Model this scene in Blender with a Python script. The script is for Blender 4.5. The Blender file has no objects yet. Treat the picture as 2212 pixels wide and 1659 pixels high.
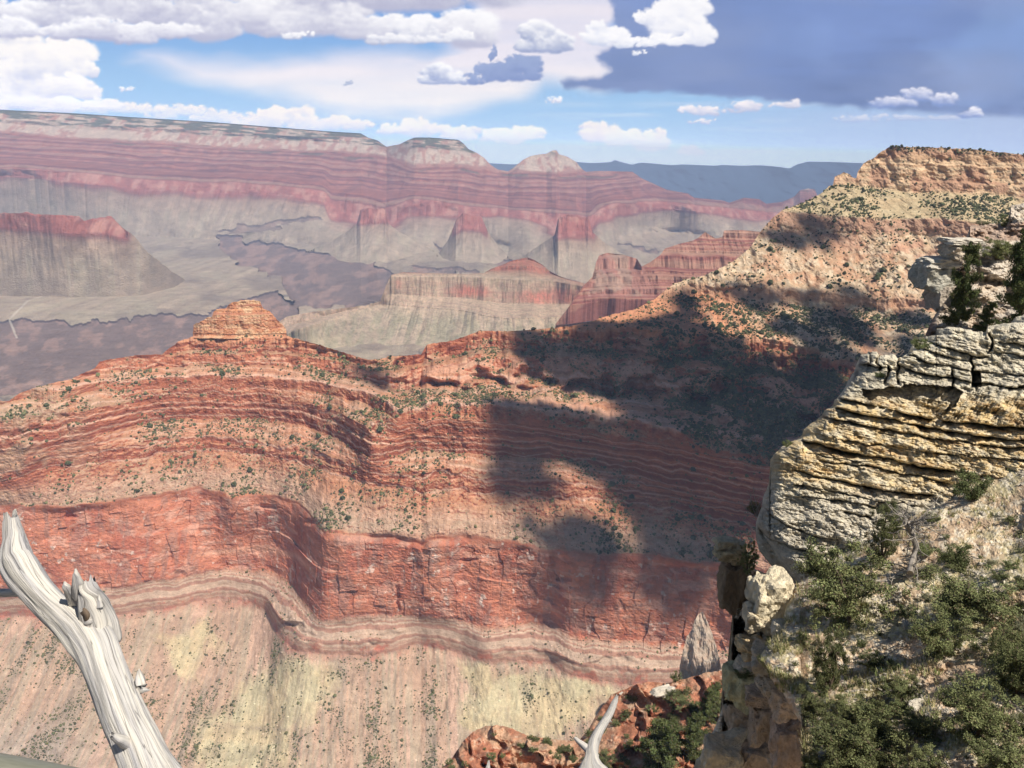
import bpy, math, random
import numpy as np
from mathutils import Matrix, Vector
random.seed(7); RNG = np.random.default_rng(7)
sc = bpy.context.scene
COL = sc.collection

# ------------------------------------------------------------------ camera
W0, H0, FOC = 2212.0, 1659.0, 1856.0
PITCH, ROLL = math.radians(14.6), math.radians(1.5)
_F = np.array([0, math.cos(PITCH), -math.sin(PITCH)])
_R0 = np.array([1.0, 0, 0]); _U0 = np.array([0, math.sin(PITCH), math.cos(PITCH)])
_R = _R0 * math.cos(ROLL) + _U0 * math.sin(ROLL)
_U = _U0 * math.cos(ROLL) - _R0 * math.sin(ROLL)
cam_d = bpy.data.cameras.new("camera"); cam = bpy.data.objects.new("camera", cam_d); COL.objects.link(cam)
cam.matrix_world = Matrix(((_R[0], _U[0], -_F[0], 0), (_R[1], _U[1], -_F[1], 0), (_R[2], _U[2], -_F[2], 0), (0, 0, 0, 1)))
cam_d.sensor_width = 36.0; cam_d.lens = 36.0 * FOC / W0
cam_d.clip_start = 0.1; cam_d.clip_end = 200000
sc.camera = cam

# ------------------------------------------------------------------ light
SUN = np.array([0.40, -0.42, 0.82]); SUN /= np.linalg.norm(SUN)
sun_d = bpy.data.lights.new("sun", 'SUN'); sun_d.energy = 5.0; sun_d.angle = math.radians(0.5); sun_d.color = (1, 0.95, 0.87)
sun = bpy.data.objects.new("sun", sun_d); COL.objects.link(sun)
sun.rotation_euler = Vector(SUN).to_track_quat('Z', 'Y').to_euler()
w = bpy.data.worlds.new("World"); sc.world = w; w.use_nodes = True
nt = w.node_tree; bg = nt.nodes['Background']
sky = nt.nodes.new('ShaderNodeTexSky'); sky.sky_type = 'NISHITA'; sky.sun_disc = False
sky.sun_elevation = math.asin(SUN[2]); sky.sun_rotation = math.atan2(SUN[0], SUN[1]) % (2 * math.pi)
sky.altitude = 2100
nt.links.new(sky.outputs[0], bg.inputs[0]); bg.inputs[1].default_value = 0.06
sc.view_settings.view_transform = 'Standard'; sc.view_settings.look = 'None'; sc.view_settings.gamma = 1
sc.view_settings.exposure = 0.14
cy = sc.cycles
cy.max_bounces = 5; cy.diffuse_bounces = 2; cy.glossy_bounces = 1; cy.transmission_bounces = 1; cy.volume_bounces = 0; cy.transparent_max_bounces = 4
cy.use_denoising = True

# ------------------------------------------------------------------ helpers
def ray(x, y):
    """unit-forward direction of a pixel in the 2212 x 1659 frame; returns unit vectors"""
    x = np.asarray(x, float); y = np.asarray(y, float)
    a = (x - W0 / 2) / FOC; b = -(y - H0 / 2) / FOC
    d = _F + a[..., None] * _R + b[..., None] * _U
    return d / np.linalg.norm(d, axis=-1, keepdims=True)
def tanel(x, y):
    d = ray(x, y); return d[..., 2] / np.hypot(d[..., 0], d[..., 1])
def at(x, y, R):
    d = ray(x, y); k = np.asarray(R, float) / np.hypot(d[..., 0], d[..., 1]); return d * k[..., None]

def _h(i, j, k, s):
    n = (i * 374761393 + j * 668265263 + k * 2147483647 // 3 + s * 974634777) & 0xFFFFFFFF
    n = ((n ^ (n >> 13)) * 1274126177) & 0xFFFFFFFF
    n = (n ^ (n >> 16)) & 0xFFFFFF
    return n.astype(np.float32) / 8388607.5 - 1.0
def vnoise(x, y=None, z=None, seed=0):
    x = np.asarray(x, np.float64)
    y = np.zeros_like(x) if y is None else np.broadcast_to(y, x.shape)
    dim3 = z is not None
    i = np.floor(x).astype(np.int64); j = np.floor(y).astype(np.int64)
    f = (x - i).astype(np.float32); g = (y - j).astype(np.float32)
    f = f * f * f * (f * (f * 6 - 15) + 10); g = g * g * g * (g * (g * 6 - 15) + 10)
    if not dim3:
        k = np.zeros_like(i)
        a = _h(i, j, k, seed) * (1 - f) + _h(i + 1, j, k, seed) * f
        b = _h(i, j + 1, k, seed) * (1 - f) + _h(i + 1, j + 1, k, seed) * f
        return a * (1 - g) + b * g
    z = np.broadcast_to(z, x.shape); k = np.floor(z).astype(np.int64); h = (z - k).astype(np.float32); h = h * h * (3 - 2 * h)
    r = 0
    for dk in (0, 1):
        a = _h(i, j, k + dk, seed) * (1 - f) + _h(i + 1, j, k + dk, seed) * f
        b = _h(i, j + 1, k + dk, seed) * (1 - f) + _h(i + 1, j + 1, k + dk, seed) * f
        r = r + (a * (1 - g) + b * g) * (h if dk else 1 - h)
    return r
def fbm(x, y=None, z=None, oct=4, seed=0, gain=0.5):
    r = 0; a = 1.0; t = 0; x = np.asarray(x, float)
    for o in range(oct):
        m = 2.03 ** o
        r = r + a * vnoise(x * m + 13.7 * o, None if y is None else y * m + 7.1 * o, None if z is None else z * m + 3.3 * o, seed + o * 17)
        t += a; a *= gain
    return r / t * 1.6
def ridged(x, y=None, z=None, oct=4, seed=0):
    r = 0; a = 1.0; t = 0; x = np.asarray(x, float)
    for o in range(oct):
        m = 2.03 ** o
        n = vnoise(x * m + 5.7 * o, None if y is None else y * m + 9.1 * o, None if z is None else z * m + 1.3 * o, seed + o * 13)
        r = r + a * (1 - 2 * np.abs(n)); t += a; a *= 0.5
    return r / t
def sstep(a, b, x):
    t = np.clip((x - a) / (b - a), 0, 1); return t * t * (3 - 2 * t)
def rgb(r, g, b):
    c = np.array([r, g, b], float) / 255; return np.where(c <= 0.04045, c / 12.92, ((c + 0.055) / 1.055) ** 2.4)
def mix(a, b, t):
    t = np.asarray(t)[..., None]; return a * (1 - t) + b * t
def pl(pts, x):
    p = np.array(pts, float); return np.interp(x, p[:, 0], p[:, 1])

def tag(o, label=None, cat=None, group=None, kind=None):
    if label: o['label'] = label
    if cat: o['category'] = cat
    if group: o['group'] = group
    if kind: o['kind'] = kind
    return o
def np_mesh(name, V, Fq, mat=None, col=None, parent=None, smooth=False, nside=4):
    V = np.ascontiguousarray(V, np.float32).reshape(-1, 3); Fq = np.ascontiguousarray(Fq, np.int32).reshape(-1, nside)
    me = bpy.data.meshes.new(name)
    me.vertices.add(len(V)); me.vertices.foreach_set('co', V.ravel())
    me.loops.add(Fq.size); me.loops.foreach_set('vertex_index', Fq.ravel())
    me.polygons.add(len(Fq)); me.polygons.foreach_set('loop_start', np.arange(0, Fq.size, nside, dtype=np.int32))
    me.polygons.foreach_set('use_smooth', np.full(len(Fq), bool(smooth)))
    me.update(calc_edges=True)
    if col is not None:
        c = np.ones((len(V), 4), np.float32); c[:, :3] = np.clip(np.asarray(col).reshape(-1, 3), 0, None)
        at_ = me.color_attributes.new('Col', 'FLOAT_COLOR', 'POINT'); at_.data.foreach_set('color', c.ravel())
    o = bpy.data.objects.new(name, me); COL.objects.link(o)
    if mat: me.materials.append(mat)
    if parent: o.parent = parent
    return o
def grid_faces(ny, nx):
    i = np.arange(ny * nx).reshape(ny, nx)
    return np.stack([i[:-1, :-1], i[1:, :-1], i[1:, 1:], i[:-1, 1:]], -1).reshape(-1, 4)

def rock_mat(name, scale, amt=0.35, bump=0.5, bdist=1.0, stretch=1.0, spec=0.05, scale2=None, tint=None):
    """vertex base colour x two noises, plus bump; scale in metres of the larger mottling"""
    m = bpy.data.materials.new(name); m.use_nodes = True; t = m.node_tree; N = t.nodes; L = t.links
    p = N['Principled BSDF']; p.inputs['Roughness'].default_value = 0.95; p.inputs['Specular IOR Level'].default_value = spec
    a = N.new('ShaderNodeAttribute'); a.attribute_name = 'Col'
    g = N.new('ShaderNodeNewGeometry'); mp = N.new('ShaderNodeMapping')
    mp.inputs['Scale'].default_value = (1 / scale, 1 / scale, stretch / scale); L.new(g.outputs['Position'], mp.inputs[0])
    n1 = N.new('ShaderNodeTexNoise'); n1.inputs['Scale'].default_value = 1; n1.inputs['Detail'].default_value = 8; n1.inputs['Roughness'].default_value = 0.7
    L.new(mp.outputs[0], n1.inputs['Vector'])
    n2 = N.new('ShaderNodeTexNoise'); n2.inputs['Scale'].default_value = (scale / (scale2 or scale / 7)); n2.inputs['Detail'].default_value = 4; n2.inputs['Roughness'].default_value = 0.65
    L.new(mp.outputs[0], n2.inputs['Vector'])
    r1 = N.new('ShaderNodeMapRange'); r1.inputs[1].default_value = 0.3; r1.inputs[2].default_value = 0.7; r1.inputs[3].default_value = 1 - amt; r1.inputs[4].default_value = 1 + amt
    L.new(n1.outputs[0], r1.inputs[0])
    r2 = N.new('ShaderNodeMapRange'); r2.inputs[1].default_value = 0.3; r2.inputs[2].default_value = 0.7; r2.inputs[3].default_value = 1 - amt * 0.7; r2.inputs[4].default_value = 1 + amt * 0.7
    L.new(n2.outputs[0], r2.inputs[0])
    mu = N.new('ShaderNodeMath'); mu.operation = 'MULTIPLY'; L.new(r1.outputs[0], mu.inputs[0]); L.new(r2.outputs[0], mu.inputs[1])
    vm = N.new('ShaderNodeVectorMath'); vm.operation = 'SCALE'; L.new(a.outputs['Color'], vm.inputs[0]); L.new(mu.outputs[0], vm.inputs['Scale'])
    L.new(vm.outputs[0], p.inputs['Base Color'])
    if bump:
        b = N.new('ShaderNodeBump'); b.inputs['Strength'].default_value = bump; b.inputs['Distance'].default_value = bdist
        ad = N.new('ShaderNodeMath'); ad.operation = 'ADD'; L.new(n1.outputs[0], ad.inputs[0]); L.new(n2.outputs[0], ad.inputs[1])
        L.new(ad.outputs[0], b.inputs['Height']); L.new(b.outputs[0], p.inputs['Normal'])
    return m

def terrace(seed, smin, smax, anchors, minw=0.12, freq=1 / 14.0, hard=()):
    """staircase remap of stratum height: cliffs (small weight) and benches; anchors stay fixed"""
    s = np.arange(smin, smax, 0.25)
    n = fbm(s * freq, oct=3, seed=seed)
    wgt = minw + (1 - minw) * sstep(-0.15, 0.3, n)
    for a, b, v in hard: wgt[(s > a) & (s < b)] = v
    cum = np.concatenate([[0], np.cumsum(wgt[:-1])])
    an = sorted(set([smin, smax] + [a for a in anchors if smin < a < smax]))
    h = np.interp(s, an, an) + (cum - np.interp(s, an, np.interp(an, s, cum))) * 0
    out = np.zeros_like(s)
    for a, b in zip(an[:-1], an[1:]):
        m = (s >= a) & (s <= b); ca, cb = np.interp([a, b], s, cum)
        out[m] = a + (cum[m] - ca) / max(cb - ca, 1e-6) * (b - a)
    return s, out, wgt

class Sheet: pass
def smooth1(y, xs, w=13.0):
    n = max(1, int(w / (xs[1] - xs[0]))) | 1
    if n < 3: return y
    k = np.hanning(n + 2)[1:-1]; k /= k.sum(); return np.convolve(np.pad(y, n // 2, mode='edge'), k, 'valid')
def contour_sheet(xs, top, bot, ny, contours, terr=None, terr_mix=None, tw=None, lat=0):
    """grid of pixels xs x [top..bot]; contours: (polyline, 'Z'|'R', value, stratum) -> true range per pixel"""
    nx = len(xs); t = np.linspace(0, 1, ny)[:, None]
    X = np.broadcast_to(xs, (ny, nx)); Y = top + (bot - top) * t
    cy_, cR, cS = [], [], []
    for poly, typ, val, S in contours:
        y = smooth1(pl(poly, xs), xs); v = pl(val, xs) if isinstance(val, list) else np.full(nx, float(val))
        R = v / tanel(xs, y) if typ == 'Z' else v
        cy_.append(y); cR.append(np.log(np.clip(R, 5, 60000))); cS.append(pl(S, xs) if isinstance(S, list) else np.full(nx, float(S)))
    cy_ = np.array(cy_); cR = np.array(cR); cS = np.array(cS)
    for k in range(1, len(cy_)): cy_[k] = np.maximum(cy_[k], cy_[k - 1] + 0.5)
    for k in range(len(cR) - 2, -1, -1): cR[k] = np.maximum(cR[k], cR[k + 1] + 1e-4)
    LR = np.zeros((ny, nx)); S = np.zeros((ny, nx))
    for i in range(nx):
        yy = cy_[:, i]; y = Y[:, i]
        s = np.interp(y, yy, cS[:, i]); l = np.interp(y, yy, cR[:, i])
        S[:, i] = s; LR[:, i] = l
    if tw is not None: S = S + tw(X, Y)
    if lat:
        kn = max(3, int(lat / (xs[1] - xs[0]))) | 1; kk = np.hanning(kn + 2)[1:-1]; kk /= kk.sum()
        wl = sstep(1760, 1660, xs) if lat > 40 else 1.0
        LR = np.stack([np.convolve(np.pad(r, kn // 2, mode='edge'), kk, 'valid') for r in LR]) * wl + LR * (1 - wl); LR = np.minimum.accumulate(LR, 0)
    if terr is not None:
        s0, h0, _ = terr; H = np.interp(S, s0, h0); LR1 = LR.copy()
        for i in range(nx):
            sc_ = S[:, i]
            o = np.argsort(sc_); LR1[:, i] = np.interp(H[:, i], sc_[o], LR[:, i][o])
        LR1 = np.minimum.accumulate(LR1, 0)
        m = terr_mix(X, Y) if terr_mix else 1.0
        LR = LR * (1 - m) + LR1 * m
    sh = Sheet(); sh.X = X; sh.Y = Y; sh.S = S; sh.R = np.exp(LR); sh.xs = xs; sh.nx = nx; sh.ny = ny
    return sh
def sheet_finish(name, sh, colfn, mat, skirt=None, smooth=False, split=None):
    sh.P = at(sh.X, sh.Y, sh.R)
    dZ = np.gradient(sh.P[..., 2], axis=0); dR = np.gradient(sh.R, axis=0)
    sh.slope = np.degrees(np.arctan2(np.abs(dZ), np.abs(dR) + 1e-3))
    C = colfn(sh); sh.C = C
    P = sh.P; ny = sh.ny
    if skirt:  # the far side of the crest, falling away behind it
        d = ray(sh.X[0], sh.Y[0]); hd = d.copy(); hd[..., 2] = 0; hd /= np.linalg.norm(hd, axis=-1, keepdims=True)
        rows = []
        for k, (b, dz) in enumerate(reversed(skirt)):
            q = P[0] + hd * b; q[:, 2] += np.minimum(dz, b * np.minimum(tanel(sh.X[0], sh.Y[0]), 0) * 1.03 - .012 * b); rows.append(q)
        P = np.concatenate([np.array(rows), P], 0); C = np.concatenate([np.repeat(C[:1], len(rows), 0), C], 0); ny += len(rows)
    o = np_mesh(name, P, grid_faces(ny, sh.nx), mat, C, smooth=smooth)
    tag(o, kind='structure')
    return o
# ------------------------------------------------------------------ sky backdrop with its clouds
def build_sky():
    az = np.radians(np.linspace(-52, 52, 1500)); el = np.radians(np.linspace(-3.5, 24, 440))
    A, E = np.meshgrid(az, el)
    D = np.stack([np.sin(A) * np.cos(E), np.cos(A) * np.cos(E), np.sin(E)], -1)
    f = D @ _F; X = W0 / 2 + FOC * (D @ _R) / f; Y = H0 / 2 - FOC * (D @ _U) / f
    hz = pl([(0, 316), (2212, 374)], X) if False else 345 + (X - 1106) * math.tan(ROLL)
    v = (hz - Y) / 345.0
    c = mix(rgb(176, 202, 226), rgb(150, 190, 228), sstep(0.0, 0.4, v)); c = mix(c, rgb(112, 160, 222), sstep(0.35, 1.0, v)); c = mix(c, rgb(70, 115, 190), sstep(1.0, 2.2, v))
    # veil of storm and its rain
    def lay(c, col, al): return mix(c, col, np.clip(al, 0, 1))
    wx = X + 26 * fbm(X / 90, Y / 60, oct=4, seed=3); wy = Y + 14 * fbm(X / 90 + 40, Y / 60, oct=4, seed=5)
    def poly_mask(pts, soft, x=wx, y=wy):
        p = np.array(pts, float); n = len(p); inside = np.zeros(x.shape, bool); dist = np.full(x.shape, 1e9)
        for i in range(n):
            x1, y1 = p[i]; x2, y2 = p[(i + 1) % n]
            cnd = ((y1 > y) != (y2 > y)); xi = (x2 - x1) * (y - y1) / (y2 - y1 + 1e-9) + x1
            inside ^= cnd & (x < xi)
            t = np.clip(((x - x1) * (x2 - x1) + (y - y1) * (y2 - y1)) / ((x2 - x1) ** 2 + (y2 - y1) ** 2 + 1e-9), 0, 1)
            dist = np.minimum(dist, np.hypot(x - x1 - t * (x2 - x1), y - y1 - t * (y2 - y1)))
        return sstep(-soft, soft, np.where(inside, dist, -dist))
    # thin high cirrus sheet
    ci = poly_mask([(300, 122), (480, 133), (700, 128), (900, 120), (1000, 40), (1060, -200), (1340, -200), (1345, 100), (1290, 190), (1190, 175), (1120, 215), (1060, 222), (960, 250), (760, 245), (600, 205), (430, 168)], 30, X + 40 * fbm(X / 200, Y / 60, oct=3, seed=8), Y + 16 * fbm(X / 160, Y / 60, oct=3, seed=9))
    st = 0.78 + 0.22 * fbm(X / 260 + Y / 120, Y / 26, oct=4, seed=11)
    c = lay(c, mix(rgb(234, 228, 238), rgb(242, 235, 234), sstep(100, 230, Y)), ci * (st * .5 + .55))
    st2 = sstep(-0.2, 0.9, fbm(X / 330, Y / 22, oct=4, seed=21)) * sstep(370, 240, Y)
    c = lay(c, rgb(222, 228, 238), 0.55 * st2 * sstep(1000, 1500, X) * sstep(190, 230, Y))
    # pale low bands right
    c = lay(c, rgb(170, 188, 222), 0.75 * sstep(1350, 1900, X) * sstep(205, 250, Y) * sstep(390, 300, Y) + 0.35 * sstep(1900, 2300, X))
    # storm cloud, flat dark base
    stm = poly_mask([(1330, -400), (1322, 30), (1338, 80), (1296, 118), (1318, 160), (1262, 168), (1218, 176), (1222, 192), (1320, 200), (1500, 204), (1700, 218), (1850, 232), (2050, 246), (2400, 262), (3400, 300), (3400, -400)], 9, X + 10 * fbm(X / 30, Y / 24, oct=4, seed=31), Y + 6 * fbm(X / 34, Y / 24, oct=4, seed=33) * sstep(2400, 1500, X))
    sc_ = mix(rgb(122, 145, 198), rgb(106, 127, 176), sstep(60, 215, Y))
    sc_ = mix(sc_, rgb(140, 165, 214), 0.55 * sstep(0.05, 0.7, fbm(X / 170, Y / 90, oct=4, seed=41)) * sstep(1500, 2100, X))
    sc_ = mix(sc_, rgb(138, 166, 216), 0.6 * poly_mask([(2010, 110), (2090, 60), (2160, 20), (2300, -20), (2500, 180), (2212, 190), (2060, 180)], 26))
    sc_ = sc_ * (1 + 0.07 * fbm(X / 150, Y / 50, oct=4, seed=43) + 0.05 * sstep(0, .8, fbm(X / 240, Y / 26, oct=3, seed=44)))[..., None]; sc_ = mix(sc_, rgb(140, 154, 192), np.clip(.18 + .4 * fbm(X / 300, Y / 80, oct=4, seed=45), 0, 1))
    c = lay(c, sc_, stm)
    # cumulus
    def cum(c, blobs, lit, shd, freq=30, amp=0.55, soft=0.35, base=0.0, seed=1, contrast=1.0, al=1.0, flat=0.0):
        """billowing cloud: every blob becomes a heap of small rounded lumps, lit from the upper right"""
        r = random.Random(seed * 7 + 1); subs = []
        for cx, cy2, rx, ry in blobs:
            n = int(np.clip(rx * ry / 26, 8, 46))
            for i in range(n):
                a = r.uniform(0, 2 * math.pi); q = r.random() ** .6; sx = cx + math.cos(a) * rx * q * .85; sy = cy2 + math.sin(a) * ry * q * .8
                if sy > cy2 + ry * .35: sy = cy2 + ry * .35
                k = r.uniform(.22, .5) * (1.1 - .5 * q); subs.append((sx, sy, min(rx, ry * 1.6) * k + rx * k * .18, ry * k * .95 + 1.5, (sy - cy2) / ry))
        bx = np.array([q[:4] for q in subs]); x0, x1 = (bx[:, 0] - bx[:, 2] * 1.8).min(), (bx[:, 0] + bx[:, 2] * 1.8).max(); y0, y1 = (bx[:, 1] - bx[:, 3] * 2).min(), (bx[:, 1] + bx[:, 3] * 2).max()
        m = (X > x0) & (X < x1) & (Y > y0) & (Y < y1)
        if not m.any(): return c
        x = X[m]; y = Y[m]; n = fbm(x / freq, y / (freq * .7), oct=6, seed=seed, gain=.55); n_b = fbm(x / (freq * 1.7) + 5, y / freq, oct=4, seed=seed + 3)
        n_c = fbm(x / 9, y / 7, oct=4, seed=seed + 8, gain=.6); xw = x + freq * .18 * n + 2.6 * n_c; yw = y + freq * .13 * n_b + freq * .08 * n + 2.2 * n_c
        num = np.zeros(x.shape); den = np.full(x.shape, 1e-6); dm = np.full(x.shape, -3.0)
        for sx, sy, srx, sry, hh in subs:
            k = (np.abs(xw - sx) < srx * 1.6) & (np.abs(yw - sy) < sry * 1.6)
            if not k.any(): continue
            u = (xw[k] - sx) / srx; v2 = (yw[k] - sy) / sry; q = 1 - np.sqrt(u * u + v2 * v2); w_ = np.exp(np.clip(q, -1, 1) * 4); w_ *= (q > -.6)
            num[k] += w_ * (.25 * u - .62 * v2 - .55 * hh); den[k] += w_; dm[k] = np.maximum(dm[k], q)
        s_ = .5 + .62 * num / den + .16 * n + .14 * n_b + .09 * n_c - base
        a = sstep(-.20 - soft * .5, .20 + soft * .7, dm + amp * .30 * n + .10 * n_c) * al
        c = c.copy(); c[m] = mix(c[m], mix(shd, lit, sstep(0.0, 0.95, s_)), a); return c
    WH = rgb(252, 250, 252); VI = rgb(172, 172, 200); CR = rgb(248, 236, 228); CS = rgb(205, 205, 222)
    def row(xa, xb, ya, yb, n, rx, ry, seed, jit=0.4):
        r = random.Random(seed); return [(xa + (xb - xa) * (i + .5) / n + r.uniform(-1, 1) * rx * jit, ya + (yb - ya) * (i + .5) / n + r.uniform(-1, 1) * ry * jit, rx * r.uniform(.7, 1.35), ry * r.uniform(.6, 1.35)) for i in range(n)]
    # horizon rows
    c = cum(c, row(530, 800, 258, 272, 9, 40, 24, 1) + row(800, 1150, 274, 296, 12, 36, 17, 2), CR, rgb(190, 200, 222), 22, 0.6, 0.35, seed=51)
    c = cum(c, row(200, 500, 232, 250, 9, 46, 14, 3), CR, rgb(196, 206, 226), 22, 0.6, 0.5, seed=52, al=.9)
    c = cum(c, [(1300, 288, 44, 26), (1350, 300, 50, 24), (1405, 305, 38, 26), (1270, 270, 24, 14), (1420, 290, 22, 18)], CR, rgb(206, 206, 222), 24, 0.6, 0.4, seed=53)
    c = cum(c, [(1495, 328, 32, 11)], CR, CS, 20, 0.5, 0.6, seed=54, al=.7)
    c = cum(c, [(1200, 216, 30, 8), (272, 192, 20, 8)], WH, CS, 14, 0.5, 0.5, seed=55)
    c = cum(c, row(1490, 1720, 238, 228, 7, 40, 11, 5) + [(1520, 262, 46, 7)], rgb(246, 238, 240), rgb(182, 188, 216), 24, 0.6, 0.45, seed=56)
    c = cum(c, row(1800, 2130, 256, 252, 8, 40, 8, 6), rgb(222, 222, 236), rgb(160, 178, 214), 24, 0.6, 0.5, seed=57, al=.8)
    c = cum(c, [(1985, 205, 40, 20), (2040, 216, 40, 16), (1930, 222, 60, 16), (2095, 245, 34, 14)], rgb(238, 236, 246), rgb(128, 150, 202), 26, 0.7, 0.5, seed=58, base=.12)
    # left tower
    c = cum(c, [(60, 130, 110, 70), (0, 180, 150, 60), (120, 225, 160, 24),  (150, 130, 60, 45), (30, 80, 60, 35), (120, 185, 90, 36), (190, 200, 34, 22), (40, 215, 110, 26), (180, 150, 32, 24), (-60, 150, 120, 80)], rgb(253, 247, 243), rgb(200, 204, 226), 34, 0.55, 0.22, seed=61, base=-.12)
    # top left deck
    c = cum(c, row(-250, 640, 12, 34, 11, 140, 42, 7) + row(450, 1000, 40, 72, 10, 95, 38, 8) + [(200, -40, 700, 70), (760, -30, 460, 80)], WH, rgb(184, 184, 208), 62, 0.5, 0.3, seed=62, base=.06, flat=.5)
    c = cum(c, row(0, 420, 66, 76, 8, 70, 24, 9) + [(370, 72, 52, 18), (290, 68, 46, 16)], WH, rgb(176, 176, 204), 34, 0.5, 0.35, seed=63, flat=.8)
    c = cum(c, [(900, 62, 52, 34), (985, 78, 46, 16), (850, 84, 80, 16), (940, 84, 60, 14), (640, 78, 48, 10)], WH, rgb(178, 182, 208), 30, 0.5, 0.25, seed=64, base=-.1, flat=.8)
    # centre small cumulus
    c = cum(c, [(1160, 70, 46, 26), (1178, 95, 66, 28), (1210, 90, 30, 26), (1140, 100, 32, 18)], WH, rgb(150, 162, 200), 26, 0.5, 0.22, seed=65, base=.02)
    c = cum(c, [(1100, 158, 76, 26), (1130, 140, 50, 22), (1066, 118, 10, 26), (1020, 172, 40, 14)], rgb(150, 166, 206), rgb(124, 142, 192), 26, 0.5, 0.22, seed=66)
    c = cum(c, [(945, 158, 34, 24), (925, 172, 34, 14), (975, 170, 34, 16)], WH, rgb(150, 164, 204), 24, 0.5, 0.25, seed=67, base=.05)
    c = cum(c, [(755, 178, 16, 6)], rgb(176, 184, 208), rgb(160, 172, 202), 14, 0.4, 0.4, seed=68)
    # bright towers before the storm
    c = cum(c, [(1460, 45, 62, 52), (1505, 80, 40, 32), (1490, 15, 46, 44), (1395, 40, 24, 20), (1440, 90, 60, 18), (1390, 95, 46, 11)], WH, rgb(205, 210, 232), 32, 0.5, 0.2, seed=69, base=-.2)
    c = cum(c, [(1310, 80, 56, 26), (1290, 60, 24, 22), (1350, 92, 56, 14), (1380, 112, 18, 8)], WH, rgb(196, 204, 228), 28, 0.5, 0.2, seed=70, base=-.2)
    # deck far above the frame
    c = cum(c, row(-600, 2600, -330, -260, 14, 190, 60, 12), WH, VI, 80, 0.7, 0.4, seed=71)
    # the haze box lies in front: give the sky behind it the light that the air takes away
    Tt = np.exp(-4.6e-5 * np.minimum(600 / np.maximum(np.sin(E), 1e-3), 36000)); Tt[E < 0] = .2; Tt = Tt[..., None]
    c = np.clip((c - (1 - Tt) * np.array([.075, .12, .24]) * .85) / Tt, 0, 1.1 + 1.6 * (1 - Tt) ** 1.5)
    V = D * 60000
    m = bpy.data.materials.new("sky_air"); m.use_nodes = True; t = m.node_tree
    t.nodes.remove(t.nodes['Principled BSDF']); e = t.nodes.new('ShaderNodeEmission'); a = t.nodes.new('ShaderNodeAttribute'); a.attribute_name = 'Col'
    t.links.new(a.outputs['Color'], e.inputs[0]); e.inputs[1].default_value = 0.88
    t.links.new(e.outputs[0], t.nodes['Material Output'].inputs[0])
    o = np_mesh("sky", V, grid_faces(440, 1500), m, c, smooth=True); tag(o, kind='structure')
build_sky()

# ------------------------------------------------------------------ far mesa on the horizon
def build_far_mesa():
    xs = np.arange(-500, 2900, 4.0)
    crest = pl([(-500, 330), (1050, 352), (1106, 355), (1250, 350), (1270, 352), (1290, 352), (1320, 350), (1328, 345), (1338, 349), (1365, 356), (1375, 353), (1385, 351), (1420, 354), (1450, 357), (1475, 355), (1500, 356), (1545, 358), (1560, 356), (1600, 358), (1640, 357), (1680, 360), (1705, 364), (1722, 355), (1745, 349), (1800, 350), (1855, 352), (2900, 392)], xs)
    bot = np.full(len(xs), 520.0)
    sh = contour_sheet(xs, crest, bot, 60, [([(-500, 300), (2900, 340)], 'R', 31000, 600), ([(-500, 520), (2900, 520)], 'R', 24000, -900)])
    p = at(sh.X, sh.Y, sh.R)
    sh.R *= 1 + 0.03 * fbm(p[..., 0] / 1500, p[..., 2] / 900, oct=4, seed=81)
    m = rock_mat("far_mesa_shade_blue", 600, 0.25, 0)
    sheet_finish("mesa", sh, lambda s: np.broadcast_to(np.array([0.03, 0.06, 0.095]), s.P.shape).copy(), m, skirt=[(2000, 0), (4000, -900)])  # cloud shade and blue of distance put into the flat base colour
build_far_mesa()

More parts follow.
